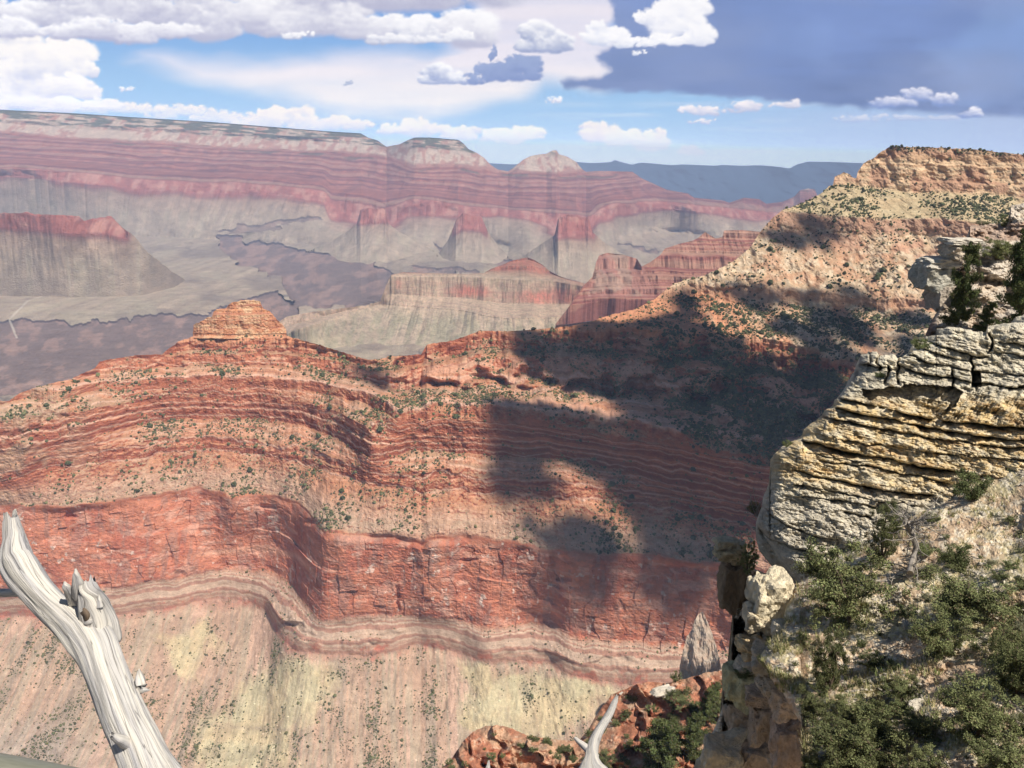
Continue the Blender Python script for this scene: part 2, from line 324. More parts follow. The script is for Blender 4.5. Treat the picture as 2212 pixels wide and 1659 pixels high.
# ------------------------------------------------------------------ far canyon: north rim wall, temples, platform and inner gorge
def stripes(S, f, seed, oct=3): return fbm(S * f, oct=oct, seed=seed)
REDC, PINK, PALE, GREY, FOREST = np.array([.34, .12, .085]), np.array([.42, .22, .16]), np.array([.60, .45, .34]), np.array([.42, .32, .23]), np.array([.055, .075, .04])
def far_color(sh, forest=True):
    P, S, sl = sh.P, sh.S, sh.slope
    w1 = fbm(P[..., 0] / 500, P[..., 1] / 500, oct=4, seed=91); Sn = S + 28 * w1
    w2 = fbm(P[..., 0] / 60, P[..., 2] / 90, oct=4, seed=92)
    st = stripes(Sn, 1 / 28, 93)
    red = mix(REDC, np.array([.40, .19, .14]), sstep(-.1, .5, st)); red = mix(red, np.array([.23, .08, .07]), sstep(.1, .6, -st))
    c = mix(GREY, red, sstep(-690, -640, Sn))
    # red cliff band (the thick one)
    band = sstep(-650, -630, Sn) * sstep(-500, -520, Sn)
    c = mix(c, mix(np.array([.42, .14, .105]), np.array([.46, .22, .165]), sstep(-.2, .6, w2)), band * .9)
    # bench with pale talus above it
    c = mix(c, np.array([.34, .22, .16]), sstep(-505, -495, Sn) * sstep(-455, -480, Sn) * .5)
    pale = sstep(40, 70, Sn); c = mix(c, mix(PALE, PINK, sstep(-.1, .5, w2)), pale)
    if forest:
        fo = sstep(170, 230, Sn) * sstep(-.15, .45, fbm(P[..., 0] / 160, S / 30, oct=4, seed=94) + .35 * sstep(200, 300, Sn))
        c = mix(c, FOREST, fo * .85); c = mix(c, FOREST, sstep(372, 385, S))
        fo2 = sstep(20, -10, Sn) * sstep(-60, -20, Sn) * sstep(.1, .4, fbm(P[..., 0] / 300, S / 60, oct=3, seed=95)); c = mix(c, FOREST, fo2 * .6)
    # talus aprons below the thick cliff: redder close under it
    c = mix(c, np.array([.37, .25, .175]), sstep(-760, -690, Sn) * sstep(-640, -680, Sn) * .7)
    fan = fbm(P[..., 0] / 45, P[..., 1] / 260, oct=4, seed=96)
    low = sstep(-680, -760, Sn)
    c = mix(c, np.array([.28, .22, .155]), low * sstep(0, .6, fan) * .35); c = mix(c, np.array([.42, .35, .24]), low * sstep(.1, .6, -fan) * .55)
    return c * (1 + .16 * w2)[..., None]
SKYL = [(-300, 215), (0, 237), (150, 244), (300, 254), (450, 263), (600, 275), (700, 283), (780, 288), (795, 297), (815, 303), (835, 317), (848, 314), (862, 312), (880, 303), (895, 297), (930, 297), (990, 302), (1002, 310), (1012, 322), (1030, 330), (1045, 340), (1060, 356), (1075, 366), (1098, 370), (1112, 360), (1130, 345), (1145, 337), (1160, 334), (1180, 332), (1192, 325), (1202, 324), (1208, 333), (1225, 338), (1245, 350), (1258, 366), (1266, 371), (1300, 369), (1366, 371), (1386, 385), (1410, 396), (1441, 410), (1486, 418), (1500, 427), (1561, 433), (1575, 438), (1590, 433), (1606, 427), (1640, 430), (1655, 440), (1690, 436), (1715, 425), (1728, 411), (1745, 407), (1760, 409), (1766, 422), (1780, 432), (1900, 440), (2500, 470)]
def build_far_canyon():
    xs = np.arange(-300, 1960, 1.5); sky_y = pl(SKYL, xs)
    rw = [(-300, 350), (0, 362), (200, 375), (400, 392), (600, 396), (700, 410), (715, 430), (780, 431), (830, 443), (890, 430), (990, 440), (1075, 450), (1180, 462), (1276, 463), (1290, 445), (1330, 436), (1386, 432), (1556, 445), (1640, 455), (1900, 470)]
    rb = [(-300, 370), (0, 382), (200, 398), (400, 416), (600, 420), (700, 440), (712, 468), (780, 482), (830, 488), (880, 470), (990, 468), (1075, 468), (1140, 476), (1200, 500), (1276, 500), (1300, 470), (1386, 452), (1556, 460), (1640, 472), (1900, 490)]
    rb = [(x, y) for x, y in rb]
    tb = [(-300, 495), (0, 502), (200, 508), (400, 514), (550, 520), (640, 526), (700, 532), (740, 540), (800, 560), (870, 546), (950, 536), (1050, 520), (1130, 545), (1200, 575), (1280, 560), (1350, 510), (1450, 500), (1640, 520), (1900, 530)]
    cs = [([(-300, 150), (1960, 300)], 'R', [(-300, 12500), (780, 13000), (900, 11600), (1100, 12300), (1200, 12600), (1500, 14000), (1700, 17000), (1960, 17000)], 420),
          ([(x, y + 1) for x, y in SKYL], 'R', [(-300, 12480), (780, 12900), (900, 11500), (1100, 12200), (1200, 12500), (1500, 13900), (1700, 16900), (1960, 16900)], [(-300, 385), (780, 385), (800, 330), (848, 200), (862, 260), (895, 385), (990, 385), (1030, 200), (1060, 90), (1098, 30), (1112, 70), (1140, 150), (1200, 240), (1245, 150), (1262, 30), (1366, 0), (1420, -150), (1486, -300), (1561, -400), (1606, -350), (1660, -450), (1745, 100), (1780, -300), (1960, -400)]),
          ([(-300, 250), (0, 268), (300, 285), (600, 300), (800, 315), (850, 325), (900, 322), (1000, 328), (1040, 345), (1060, 360), (1300, 372), (1960, 450)], 'R', [(-300, 12300), (800, 12500), (900, 11300), (1100, 12100), (1200, 12400), (1500, 13800), (1960, 16500)], [(-300, 190), (1000, 190), (1060, 60), (1200, 100), (1960, -450)]),
          ([(-300, 272), (0, 288), (300, 307), (600, 322), (800, 334), (850, 345), (890, 362), (1000, 360), (1040, 372), (1060, 372), (1100, 374), (1180, 372), (1260, 376), (1960, 455)], 'R', [(-300, 12150), (800, 12200), (900, 11000), (1100, 11900), (1200, 12200), (1500, 13500), (1960, 16300)], [(-300, 40), (1300, 30), (1500, -420), (1960, -470)]),
          (rw, 'R', [(-300, 10100), (500, 10000), (740, 9500), (1250, 9500), (1400, 10600), (1640, 12500), (1960, 13500)], -500),
          (rb, 'R', [(-300, 9980), (500, 9880), (740, 9370), (1250, 9370), (1400, 10450), (1640, 12300), (1960, 13300)], -640),
          (tb, 'Z', -850, -850), ([(-300, 570), (1960, 600)], 'Z', -853, -866), ([(-300, 650), (1960, 670)], 'Z', -855, -880), ([(-300, 760), (1960, 770)], 'Z', -858, -893), ([(-300, 900), (1960, 900)], 'Z', -860, -905)]
    te = terrace(101, -1100, 500, [40, 190, -500, -640, -850, -906], freq=1 / 45, hard=((-640, -500, .05), (60, 190, .15), (-850, -640, 1.0), (-907, -850, 1.0)))
    sh = contour_sheet(xs, sky_y, np.full(len(xs), 880.0), 560, cs, te, tw=None)
    kk = np.hanning(83)[1:-1]; kk /= kk.sum(); sh.R = np.exp(np.stack([np.convolve(np.pad(np.log(r), 40, mode='edge'), kk, 'valid') for r in sh.R])); sh.R = np.minimum.accumulate(sh.R, 0)
    p = at(sh.X, sh.Y, sh.R); S = sh.S
    am = 60 * sstep(-700, -600, S) + 25
    sh.R += am * fbm(p[..., 0] / 620, S / 420, oct=5, seed=103) + 24 * sstep(-860, -700, S) * ridged(p[..., 0] / 160, p[..., 1] / 700, oct=4, seed=104)
    # platform relief and drainages
    pf = sstep(-800, -852, S); sh.R += sh.R * pf * 0.012 * fbm(p[..., 0] / 350, p[..., 1] / 600, oct=5, seed=105)
    # gorge: steep dark walls below the platform
    G = [([(470, 492), (560, 484), (640, 474), (700, 470), (704, 478), (650, 484), (600, 492), (560, 500), (500, 500)], .6),
         ([(470, 500), (520, 505), (540, 530), (560, 520), (620, 535), (700, 545), (790, 552), (850, 590), (838, 625), (820, 656), (740, 660), (700, 664), (640, 668), (600, 605), (540, 580), (500, 560), (480, 540)], 1.0),
         ([(930, 528), (960, 540), (1010, 555), (1110, 560), (1180, 570), (1180, 580), (1100, 572), (1040, 566), (990, 562), (950, 545)], .8),
         ([(1186, 590), (1240, 580), (1290, 596), (1270, 612), (1220, 606)], .8), ([(1340, 528), (1380, 530), (1425, 540), (1420, 545), (1380, 540)], .7),
         ([(880, 574), (1030, 582), (1030, 592), (900, 588)], .7),
         ([(-300, 700), (-100, 690), (0, 690), (80, 692), (150, 694), (250, 692), (340, 682), (420, 676), (440, 684), (500, 660), (560, 640), (600, 632), (640, 660), (640, 700), (560, 740), (420, 760), (250, 800), (60, 850), (-300, 880)], 1.0)]
    g = np.zeros(sh.X.shape); wx = sh.X + 14 * fbm(sh.X / 30, sh.Y / 22, oct=4, seed=107); wy = sh.Y + 7 * fbm(sh.X / 26 + 9, sh.Y / 20, oct=4, seed=108)
    for pts, s in G: g = np.maximum(g, s * pmask(pts, wx, wy))
    sh.g = g
    # inside: keep the range nearly constant going down each column, with wall relief
    R = sh.R; Rn = R.copy(); ingo = g > .3; RF = -985.0 / tanel(sh.X, np.maximum(sh.Y, 430))
    for j in range(1, sh.ny):
        k = ingo[j]; Rn[j][k] = np.maximum(np.minimum(Rn[j - 1][k] * (1 - .0030), RF[j][k]), R[j][k])
    k3 = np.hanning(47)[1:-1]; k3 /= k3.sum(); Rs = np.exp(np.stack([np.convolve(np.pad(np.log(r), 22, mode='edge'), k3, 'valid') for r in Rn])); Rn = np.where(ingo, Rs, Rn)
    sh.R = Rn + g * 18 * fbm(p[..., 0] / 130, sh.Y / 16, oct=4, seed=109)
    def colf(s):
        c = far_color(s); X, Y, P = s.X, s.Y, s.P
        g2 = s.g; dep = Y - 0
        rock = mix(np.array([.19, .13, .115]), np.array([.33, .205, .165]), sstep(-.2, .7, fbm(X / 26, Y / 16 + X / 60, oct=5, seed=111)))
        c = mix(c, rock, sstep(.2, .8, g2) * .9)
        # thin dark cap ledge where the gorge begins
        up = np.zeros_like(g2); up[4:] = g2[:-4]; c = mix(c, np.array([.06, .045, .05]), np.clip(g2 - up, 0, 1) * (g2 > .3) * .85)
        plat = sstep(-835, -856, s.S) * (1 - sstep(.2, .8, g2))
        c = mix(c, np.array([.26, .20, .155]), plat * sstep(0, .6, fbm(X / 160, Y / 34, oct=4, seed=112)) * .8)
        c = mix(c, np.array([.40, .33, .23]), plat * sstep(.1, .7, fbm(X / 90 + 5, Y / 30, oct=4, seed=113)) * .6)
        dr = ridged(X / 120 + .3 * fbm(X / 40, Y / 20, oct=3, seed=115), Y / 36, oct=2, seed=114); c = mix(c, np.array([.15, .12, .10]), plat * sstep(.86, .96, dr) * .7)
        tr = np.abs(X - pl([(600, 60), (632, 118), (650, 60), (690, 20), (740, 40)], Y)); c = mix(c, np.array([.6, .52, .42]), sstep(3.5, 1, tr + 1.2 * fbm(X / 6, Y / 6, seed=9)) * (Y > 570) * (Y < 730) * .7)
        return c
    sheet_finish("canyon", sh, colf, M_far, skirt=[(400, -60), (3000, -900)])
    return sh
def pmask(pts, x, y):
    p = np.array(pts, float); ins = np.zeros(x.shape, bool)
    for i in range(len(p)):
        x1, y1 = p[i]; x2, y2 = p[(i + 1) % len(p)]
        ins ^= ((y1 > y) != (y2 > y)) & (x < (x2 - x1) * (y - y1) / (y2 - y1 + 1e-9) + x1)
    return ins.astype(float)
M_far = rock_mat("far_strata_rock", 90, 0.22, 0.6, 25, 2.0)
FAR = build_far_canyon()

# promontories and small buttes standing out before the wall
def promontory(name, crest, base, foot, Rc, seed):
    x0, x1 = crest[0][0], crest[-1][0]; xs = np.arange(x0, x1 + .1, 1.25)
    cr = pl(crest, xs); top = cr + 1.0 * fbm(xs / 9, oct=3, seed=seed) + 2.2 * fbm(xs / 34, oct=2, seed=seed + 6)
    z = Rc * tanel(xs, cr); S0 = np.minimum(-505, z - 505 - z.max()); hi = sstep(-690, -600, S0)
    Sc = list(zip(xs, S0)); Sb = list(zip(xs, np.minimum(-645, S0 - 4))); Rb = list(zip(xs, Rc * (1 - .002 - .014 * hi)))
    cs = [([(x, y - 30) for x, y in crest], 'R', Rc * 1.1, -440), (crest, 'R', Rc, Sc), (base, 'R', Rb, Sb), (foot, 'Z', -886, -886)]
    te = terrace(seed, -1000, 500, [-505, -645, -886], freq=1 / 30, hard=((-645, -505, .05), (-886, -645, 1)))
    sh = contour_sheet(xs, top, np.maximum(pl(foot, xs), top + 2), 130, cs, te, lat=16); p = at(sh.X, sh.Y, sh.R)
    e = sstep(-880, -640, sh.S)
    sh.R += (75 * e) * fbm(p[..., 0] / 190, sh.S / 500, oct=5, seed=seed + 1) + 13 * ridged(p[..., 0] / 90, p[..., 1] / 200, oct=4, seed=seed + 2) * sstep(-870, -760, sh.S)
    return sheet_finish(name, sh, lambda s: far_color(s, False), M_far, skirt=[(60, -5), (260, -120)])
promontory("promontory", [(-300, 398), (0, 410), (130, 417), (200, 414), (340, 418), (350, 440), (358, 458), (366, 464), (376, 472), (390, 486)], [(-300, 440), (0, 450), (340, 456), (358, 464), (390, 488)], [(-300, 500), (340, 506), (390, 490)], 10100, 131)
promontory("promontory", [(-300, 450), (0, 460), (60, 458), (75, 466), (100, 462), (170, 467), (182, 476), (240, 470), (262, 488), (290, 508), (300, 520), (318, 545), (340, 562), (375, 588), (404, 608)], [(-300, 496), (0, 500), (240, 506), (290, 520), (330, 552), (404, 612)], [(-300, 640), (150, 652), (300, 648), (375, 628), (404, 614)], 5800, 141)
def small_butte(crest, base, foot, seed):
    x, y = crest[-1]; promontory("butte", crest, base, foot, float(-886 / tanel(x, y)), seed)
small_butte([(660, 546), (710, 522), (750, 502), (770, 488), (779, 456), (800, 450), (832, 451), (838, 480), (860, 500), (900, 522), (950, 547)], [(660, 548), (766, 492), (776, 487), (800, 484), (830, 486), (842, 489), (950, 549)], [(660, 550), (730, 566), (808, 578), (880, 566), (950, 551)], 171)
small_butte([(1080, 588), (1130, 552), (1175, 524), (1198, 506), (1206, 471), (1228, 466), (1270, 467), (1280, 500), (1305, 522), (1345, 550), (1400, 588)], [(1080, 590), (1196, 510), (1210, 503), (1240, 500), (1270, 500), (1284, 506), (1400, 590)], [(1080, 592), (1160, 606), (1250, 612), (1330, 606), (1400, 592)], 181)
small_butte([(372, 470), (392, 440), (400, 417), (440, 419), (448, 440), (484, 474)], [(372, 472), (396, 443), (440, 443), (484, 476)], [(372, 474), (400, 486), (430, 494), (484, 478)], 191)
small_butte([(530, 462), (558, 428), (566, 402), (612, 400), (624, 424), (672, 466)], [(530, 464), (562, 428), (612, 424), (672, 468)], [(530, 466), (570, 482), (620, 488), (672, 470)], 201)
small_butte([(940, 556), (968, 520), (985, 478), (1000, 462), (1040, 466), (1052, 496), (1075, 530), (1100, 556)], [(940, 558), (980, 504), (1000, 494), (1040, 498), (1100, 558)], [(940, 560), (980, 576), (1050, 578), (1100, 560)], 221)
# ------------------------------------------------------------------ pale butte and red terraced ridge of middle distance
def build_mid():
    xs = np.arange(560, 1860, 1.25)
    crest = [(560, 720), (620, 684), (660, 676), (720, 668), (790, 660), (822, 650), (832, 622), (845, 594), (870, 588), (940, 590), (1000, 592), (1045, 590), (1062, 580), (1085, 572), (1106, 563), (1125, 559), (1140, 556), (1155, 562), (1172, 572), (1185, 584), (1203, 594), (1225, 603), (1262, 612), (1330, 612), (1400, 610), (1500, 605), (1700, 600), (1860, 600)]
    top = pl(crest, xs)
    base = [(560, 740), (780, 668), (822, 657), (900, 664), (1000, 672), (1050, 684), (1100, 690), (1200, 688), (1300, 680), (1400, 676), (1860, 680)]
    foot = [(560, 760), (640, 775), (900, 790), (1860, 800)]
    cs = [([(x, y - 40) for x, y in crest], 'R', 5200, -420), ([(560, 690), (800, 640), (845, 592), (1045, 591), (1200, 600), (1300, 622), (1400, 620), (1860, 620)], 'Z', [(560, -760), (800, -700), (845, -600), (1045, -600), (1250, -615), (1860, -610)], -600), (base, 'Z', -755, -755), (foot, 'Z', -900, -900)]
    te = terrace(151, -1000, -300, [-600, -755, -900], freq=1 / 14, hard=((-700, -615, .1), (-900, -755, 1)))
    sh = contour_sheet(xs, top, np.full(len(xs), 800.0), 260, cs, te); p = at(sh.X, sh.Y, sh.R)
    sh.R += 28 * sstep(-900, -700, sh.S) * fbm(p[..., 0] / 90, sh.S / 400, oct=5, seed=152) + 26 * ridged(p[..., 0] / 70, p[..., 1] / 300, oct=4, seed=153) * sstep(-880, -790, sh.S) * sstep(-700, -760, sh.S)
    def colf(s):
        P, S, X, Y = s.P, s.S, s.X, s.Y
        n = fbm(P[..., 0] / 70, P[..., 2] / 50, oct=5, seed=154); Sn = S + 8 * n
        c = mix(np.array([.36, .30, .20]), np.array([.44, .33, .235]), sstep(-.2, .6, fbm(P[..., 0] / 30, P[..., 1] / 160, oct=4, seed=155)))
        c = mix(c, np.array([.50, .36, .25]), sstep(-790, -740, Sn)); stt = stripes(Sn, 1 / 7, 156)
        c = mix(c, np.array([.36, .22, .16]), sstep(-760, -740, Sn) * sstep(0, .7, stt) * .6)
        pk = np.exp(-((X - 1010) / 45) ** 2 - ((Y - 628) / 14) ** 2) + np.exp(-((X - 1180) / 90) ** 2 - ((Y - 640) / 16) ** 2) + np.exp(-((X - 1310) / 60) ** 2 - ((Y - 640) / 15) ** 2) + .5 * np.exp(-((X - 860) / 12) ** 2 - ((Y - 615) / 20) ** 2)
        c = mix(c, np.array([.52, .19, .13]), np.clip(pk + .4 * n, 0, 1) * sstep(.15, .5, pk))
        c = mix(c, np.array([.42, .27, .18]), sstep(-606, -598, S) * sstep(1280, 1200, X)); c = mix(c, np.array([.40, .155, .10]), sstep(-598, -570, S + 6 * n))
        c = mix(c, np.array([.40, .21, .15]), sstep(1120, 1280, X) * sstep(-690, -660, Sn) * .7); c = mix(c, np.array([.40, .32, .2]), sstep(-800, -830, S) * sstep(800, 700, X) * .5)
        fo = sstep(.25, .5, fbm(P[..., 0] / 9, P[..., 1] / 9, oct=2, seed=157)); c = mix(c, np.array([.14, .15, .08]), fo * .35)
        return c * (1 + .14 * n + .08 * stt)[..., None]
    sheet_finish("pale_butte", sh, colf, M_mid, skirt=[(120, -10), (800, -260)])
    # terraced red ridge
    xs = np.arange(1200, 1900, 1.25)
    crest = [(1200, 700), (1225, 668), (1245, 640), (1262, 616), (1280, 598), (1288, 566), (1294, 552), (1311, 546), (1345, 550), (1376, 559), (1386, 576), (1405, 566), (1426, 551), (1436, 537), (1470, 526), (1496, 520), (1508, 514), (1523, 501), (1534, 508), (1546, 515), (1561, 512), (1564, 498), (1600, 497), (1636, 500), (1900, 510)]
    bt = [(1200, 662), (1230, 660), (1300, 650), (1456, 650), (1900, 640)]
    cs = [([(1230, 470), (1900, 470)], 'R', [(1230, 4300), (1900, 4300)], -290), ([(1230, 560), (1400, 540), (1900, 540)], 'R', 4050, -420), ([(1230, 610), (1400, 600), (1900, 590)], 'R', 3650, -520), (bt, 'R', 3500, -620)]
    te = terrace(161, -800, -200, [-420, -520], freq=1 / 11, minw=.06)
    sh = contour_sheet(xs, pl(crest, xs), pl(bt, xs) + 40, 160, cs, te, tw=lambda X, Y: 22 * (X - 1500) / 400 + 3 * fbm(X / 60, Y / 60, oct=2, seed=163)); p = at(sh.X, sh.Y, sh.R)
    sh.R += 22 * fbm(p[..., 0] / 60, sh.S / 300, oct=5, seed=162)
    def colf2(s):
        P, S, X, Y = s.P, s.S, s.X, s.Y
        n = fbm(P[..., 0] / 60, P[..., 2] / 50, oct=5, seed=164); stt = stripes(S + 3 * n, 1 / 9, 165)
        c = mix(np.array([.43, .215, .15]), np.array([.30, .115, .09]), sstep(0, .5, stt)); c = mix(c, np.array([.45, .27, .19]), sstep(.1, .6, -stt) * .6)
        bu = pmask([(1270, 640), (1282, 596), (1290, 540), (1380, 545), (1392, 580), (1420, 640)], X, Y)
        c = mix(c, mix(np.array([.45, .22, .17]), np.array([.42, .28, .21]), sstep(-.1, .4, n)), bu * .8)
        return c * (1 + .13 * n)[..., None]
    sheet_finish("terraced_ridge", sh, colf2, M_mid, skirt=[(80, -10), (500, -250)])
M_mid = rock_mat("mid_strata_rock", 40, 0.25, 0.6, 8, 2.0)
build_mid()

# ------------------------------------------------------------------ main ridge and plateau
CREST = [(-300, 905), (-100, 880), (0, 866), (20, 866), (40, 850), (75, 838), (120, 826), (150, 820), (205, 795), (215, 782), (240, 776), (290, 768), (350, 765), (385, 738), (425, 724), (500, 724), (620, 726), (660, 737), (710, 751), (745, 762), (780, 773), (800, 777), (825, 775), (840, 769), (880, 768), (910, 765), (922, 745), (950, 740), (980, 735), (1015, 723), (1035, 715), (1106, 715), (1156, 712), (1231, 705), (1271, 695), (1321, 680), (1371, 668), (1416, 645), (1456, 612), (1490, 602), (1521, 595), (1566, 575), (1590, 560), (1621, 535), (1640, 505), (1651, 490), (1670, 470), (1691, 453), (1731, 440), (1771, 420), (1790, 403), (1799, 400), (1803, 382), (1815, 376), (1823, 371), (1835, 376), (1842, 384), (1850, 385), (1853, 370), (1866, 352), (1886, 342), (1905, 326), (1921, 318), (1931, 316), (2006, 318), (2106, 323), (2212, 334), (2600, 352)]
KB = [(-300, 500), (1700, 420), (1799, 401), (1850, 401), (1900, 405), (1985, 416), (2050, 414), (2120, 420), (2212, 426), (2600, 440)]
TB = [(-300, 600), (1640, 470), (1691, 456), (1771, 464), (1856, 468), (1956, 471), (2056, 476), (2212, 488), (2600, 505)]
TB2 = [(-300, 615), (1640, 486), (1691, 486), (1771, 492), (1856, 498), (1956, 502), (2056, 508), (2212, 520), (2600, 540)]
CB = [(-300, 700), (1400, 640), (1500, 634), (1601, 642), (1690, 652), (1806, 662), (1906, 663), (2006, 662), (2600, 690)]
SUT = [(-300, 760), (-100, 770), (215, 765), (425, 735), (640, 742), (820, 775), (920, 748), (1035, 718), (1106, 717), (1271, 712), (1400, 718), (1500, 722), (1606, 738), (1756, 765), (1856, 785), (2600, 830)]
S1 = [(-300, 860), (0, 866), (60, 852), (120, 862), (215, 835), (330, 828), (450, 824), (540, 825), (640, 834), (700, 842), (750, 855), (800, 872), (840, 892), (862, 908), (930, 900), (1000, 903), (1060, 906), (1156, 912), (1256, 930), (1331, 944), (1420, 950), (1500, 962), (1600, 985), (1700, 1010), (2600, 1100)]
S2 = [(-300, 960), (0, 968), (100, 960), (225, 928), (320, 905), (430, 899), (550, 900), (650, 915), (720, 938), (770, 968), (800, 990), (820, 985), (880, 968), (960, 968), (1106, 980), (1256, 990), (1376, 1014), (1506, 1045), (1606, 1066), (1700, 1090), (2600, 1200)]
S3 = [(-300, 1030), (0, 1030), (100, 1000), (265, 975), (350, 962), (450, 960), (550, 966), (625, 980), (700, 1000), (760, 1020), (800, 1034), (860, 1036), (1000, 1038), (1106, 1048), (1281, 1064), (1456, 1080), (1606, 1115), (1700, 1135), (2600, 1260)]
RT = [(-300, 1096), (0, 1095), (115, 1097), (180, 1090), (240, 1082), (300, 1076), (350, 1069), (425, 1060), (470, 1066), (500, 1080), (520, 1074), (550, 1070), (600, 1075), (650, 1098), (680, 1130), (700, 1152), (740, 1158), (780, 1155), (850, 1160), (900, 1172), (912, 1182), (925, 1170), (1000, 1160), (1106, 1172), (1206, 1198), (1270, 1200), (1356, 1200), (1456, 1212), (1556, 1224), (1706, 1245), (2600, 1330)]
RB = [(-300, 1265), (0, 1270), (150, 1270), (250, 1265), (330, 1252), (400, 1240), (475, 1228), (560, 1230), (600, 1240), (630, 1262), (650, 1292), (668, 1314), (685, 1332), (702, 1336), (715, 1331), (800, 1325), (900, 1328), (1000, 1340), (1050, 1358), (1106, 1352), (1150, 1345), (1200, 1352), (1221, 1370), (1300, 1378), (1356, 1382), (1436, 1390), (1486, 1396), (1706, 1420), (2600, 1500)]
MB = [(-300, 1330), (0, 1330), (140, 1338), (250, 1330), (375, 1315), (430, 1300), (475, 1294), (540, 1300), (575, 1325), (600, 1370), (618, 1395), (650, 1412), (740, 1416), (850, 1412), (885, 1398), (900, 1392), (920, 1398), (1000, 1412), (1050, 1440), (1106, 1433), (1181, 1436), (1226, 1458), (1306, 1470), (1376, 1478), (1450, 1470), (1560, 1480), (2600, 1560)]
def build_ridge():
    xs = np.arange(-300, 2330, 1.15)
    top = pl(CREST, xs) + .9 * fbm(xs / 7, oct=3, seed=171); bot = np.full(len(xs), 1760.0)
    cs = [([(-300, 450), (1700, 330), (2600, 260)], 'R', 2700, 120), ([(-300, 490), (1700, 335), (1931, 312), (2600, 340)], 'R', 2480, 62), (KB, 'R', [(-300, 2420), (2600, 2420)], -66),
          (TB, 'R', [(-300, 2240), (2600, 2240)], -165), (TB2, 'R', [(-300, 2215), (2600, 2215)], -195), (CB, 'R', [(-300, 2050), (1400, 2000), (2600, 2060)], -295),
          (SUT, 'R', [(-300, 1800), (425, 1760), (820, 1650), (1035, 1690), (1400, 1720), (1606, 1780), (2600, 1820)], -345),
          (S1, 'Z', -425, -425), (S2, 'Z', -490, -490), (S3, 'Z', -530, -530), (RT, 'Z', -600, -600), (RB, 'Z', -738, -740), (MB, 'Z', -792, -798),
          ([(-300, 1760), (2600, 1760)], 'Z', -905, -905)]
    te = terrace(172, -1000, 200, [62, -66, -165, -195, -295, -345, -425, -490, -530, -600, -740, -798], minw=.05, freq=1 / 5.5,
                 hard=((-66, 60, .12), (-40, -34, .8), (10, 14, .8), (-165, -66, 1), (-195, -168, .08), (-282, -198, .8), (-295, -282, .07), (-340, -300, 1), (-385, -352, .15), (-368, -362, .9), (-425, -412, .12), (-408, -390, 1), (-455, -430, 1), (-490, -474, .08), (-530, -522, .1), (-590, -540, .9), (-740, -602, .04), (-665, -662, .4), (-798, -786, .08), (-775, -742, .7), (-1000, -800, 1)))
    def tw(X, Y): return 2.5 * fbm(X / 120, Y / 200, oct=3, seed=173) + 3.4 * fbm(X / 38, Y / 60, oct=4, seed=219)
    def tm(X, Y): return 0.45 + 0.55 * sstep(-.4, .2, fbm(X / 60, Y / 40, oct=3, seed=174))
    sh = contour_sheet(xs, top, bot, 880, cs, te, tm, tw, lat=46)
    p = at(sh.X, sh.Y, sh.R); S = sh.S; px, pz = p[..., 0], p[..., 2]
    red = sstep(-760, -735, S) * sstep(-598, -612, S)
    sup = sstep(-600, -590, S) * sstep(-340, -350, S); upr = sstep(-350, -335, S); low = sstep(-790, -802, S)
    n1 = fbm(px / 95, S / 420, oct=5, seed=175); n2 = fbm(px / 14, pz / 14, oct=4, seed=176)
    sh.R += red * (15 * fbm(px / 150, S / 420, oct=3, seed=175) + 3.2 * fbm(px / 34, pz / 34, oct=5, seed=177))
    sh.R += sup * (10 * n1 + 1.6 * n2) + upr * (26 * fbm(px / 130, S / 260, oct=4, seed=179) + 4.5 * n2)
    sh.R += low * (4 * ridged(px / 48 + .5 * fbm(px / 90, pz / 90, oct=2, seed=180), pz / 240, oct=3, seed=181) * sstep(-800, -830, S) + 1.4 * n2)
    sh.R += .6 * n2 + (.7 * fbm(px / 4.5, pz / 2.6, oct=3, seed=222)) * (red + sup + .5 * upr)
    # amphitheatre recess in the red wall and its overhung caves
    sh.R += red * 26 * np.exp(-((sh.X - 560) / 110) ** 2) * sstep(1085, 1180, sh.Y)
    crk = sstep(.90, 1.0, ridged(px / 46 + .25 * fbm(px / 20, pz / 20, oct=3, seed=211), pz / 150, oct=2, seed=212)) + .8 * sstep(.92, 1, ridged(px / 60 + .5 * fbm(px / 30, pz / 30, oct=3, seed=213), pz / 26, oct=2, seed=214)) * sstep(-.1, .3, fbm(px / 50, pz / 40, oct=2, seed=215))
    sh.R += 3.2 * crk * red + 1.6 * crk * sup
    cel = np.floor(px / 17 + .6 * fbm(px / 30, pz / 50, oct=2, seed=216)); sh.R += 2.6 * vnoise(cel * 1.37, np.floor(pz / 30 + .3 * cel) * 2.1, seed=217) * red + 1.3 * vnoise(np.floor(px / 6) * 1.37, np.floor(S / 9) * 2.1, seed=218) * sup * sstep(.2, -.2, n2)
    for cx, cy2, rx, ry, d in ((578, 1096, 20, 5, 8), (665, 1128, 14, 7, 8), (1010, 1208, 20, 4, 7), (1165, 1312, 44, 12, -6), (150, 1118, 12, 5, 7), (388, 1240, 12, 9, 6), (1220, 1250, 14, 7, 6), (860, 1290, 6, 30, 7), (365, 1200, 10, 16, 6)):
        sh.R += d * np.exp(-(((sh.X + 6 * n2 - cx) / rx) ** 2 + ((sh.Y + 4 * n1 - cy2) / ry) ** 2) ** 2)
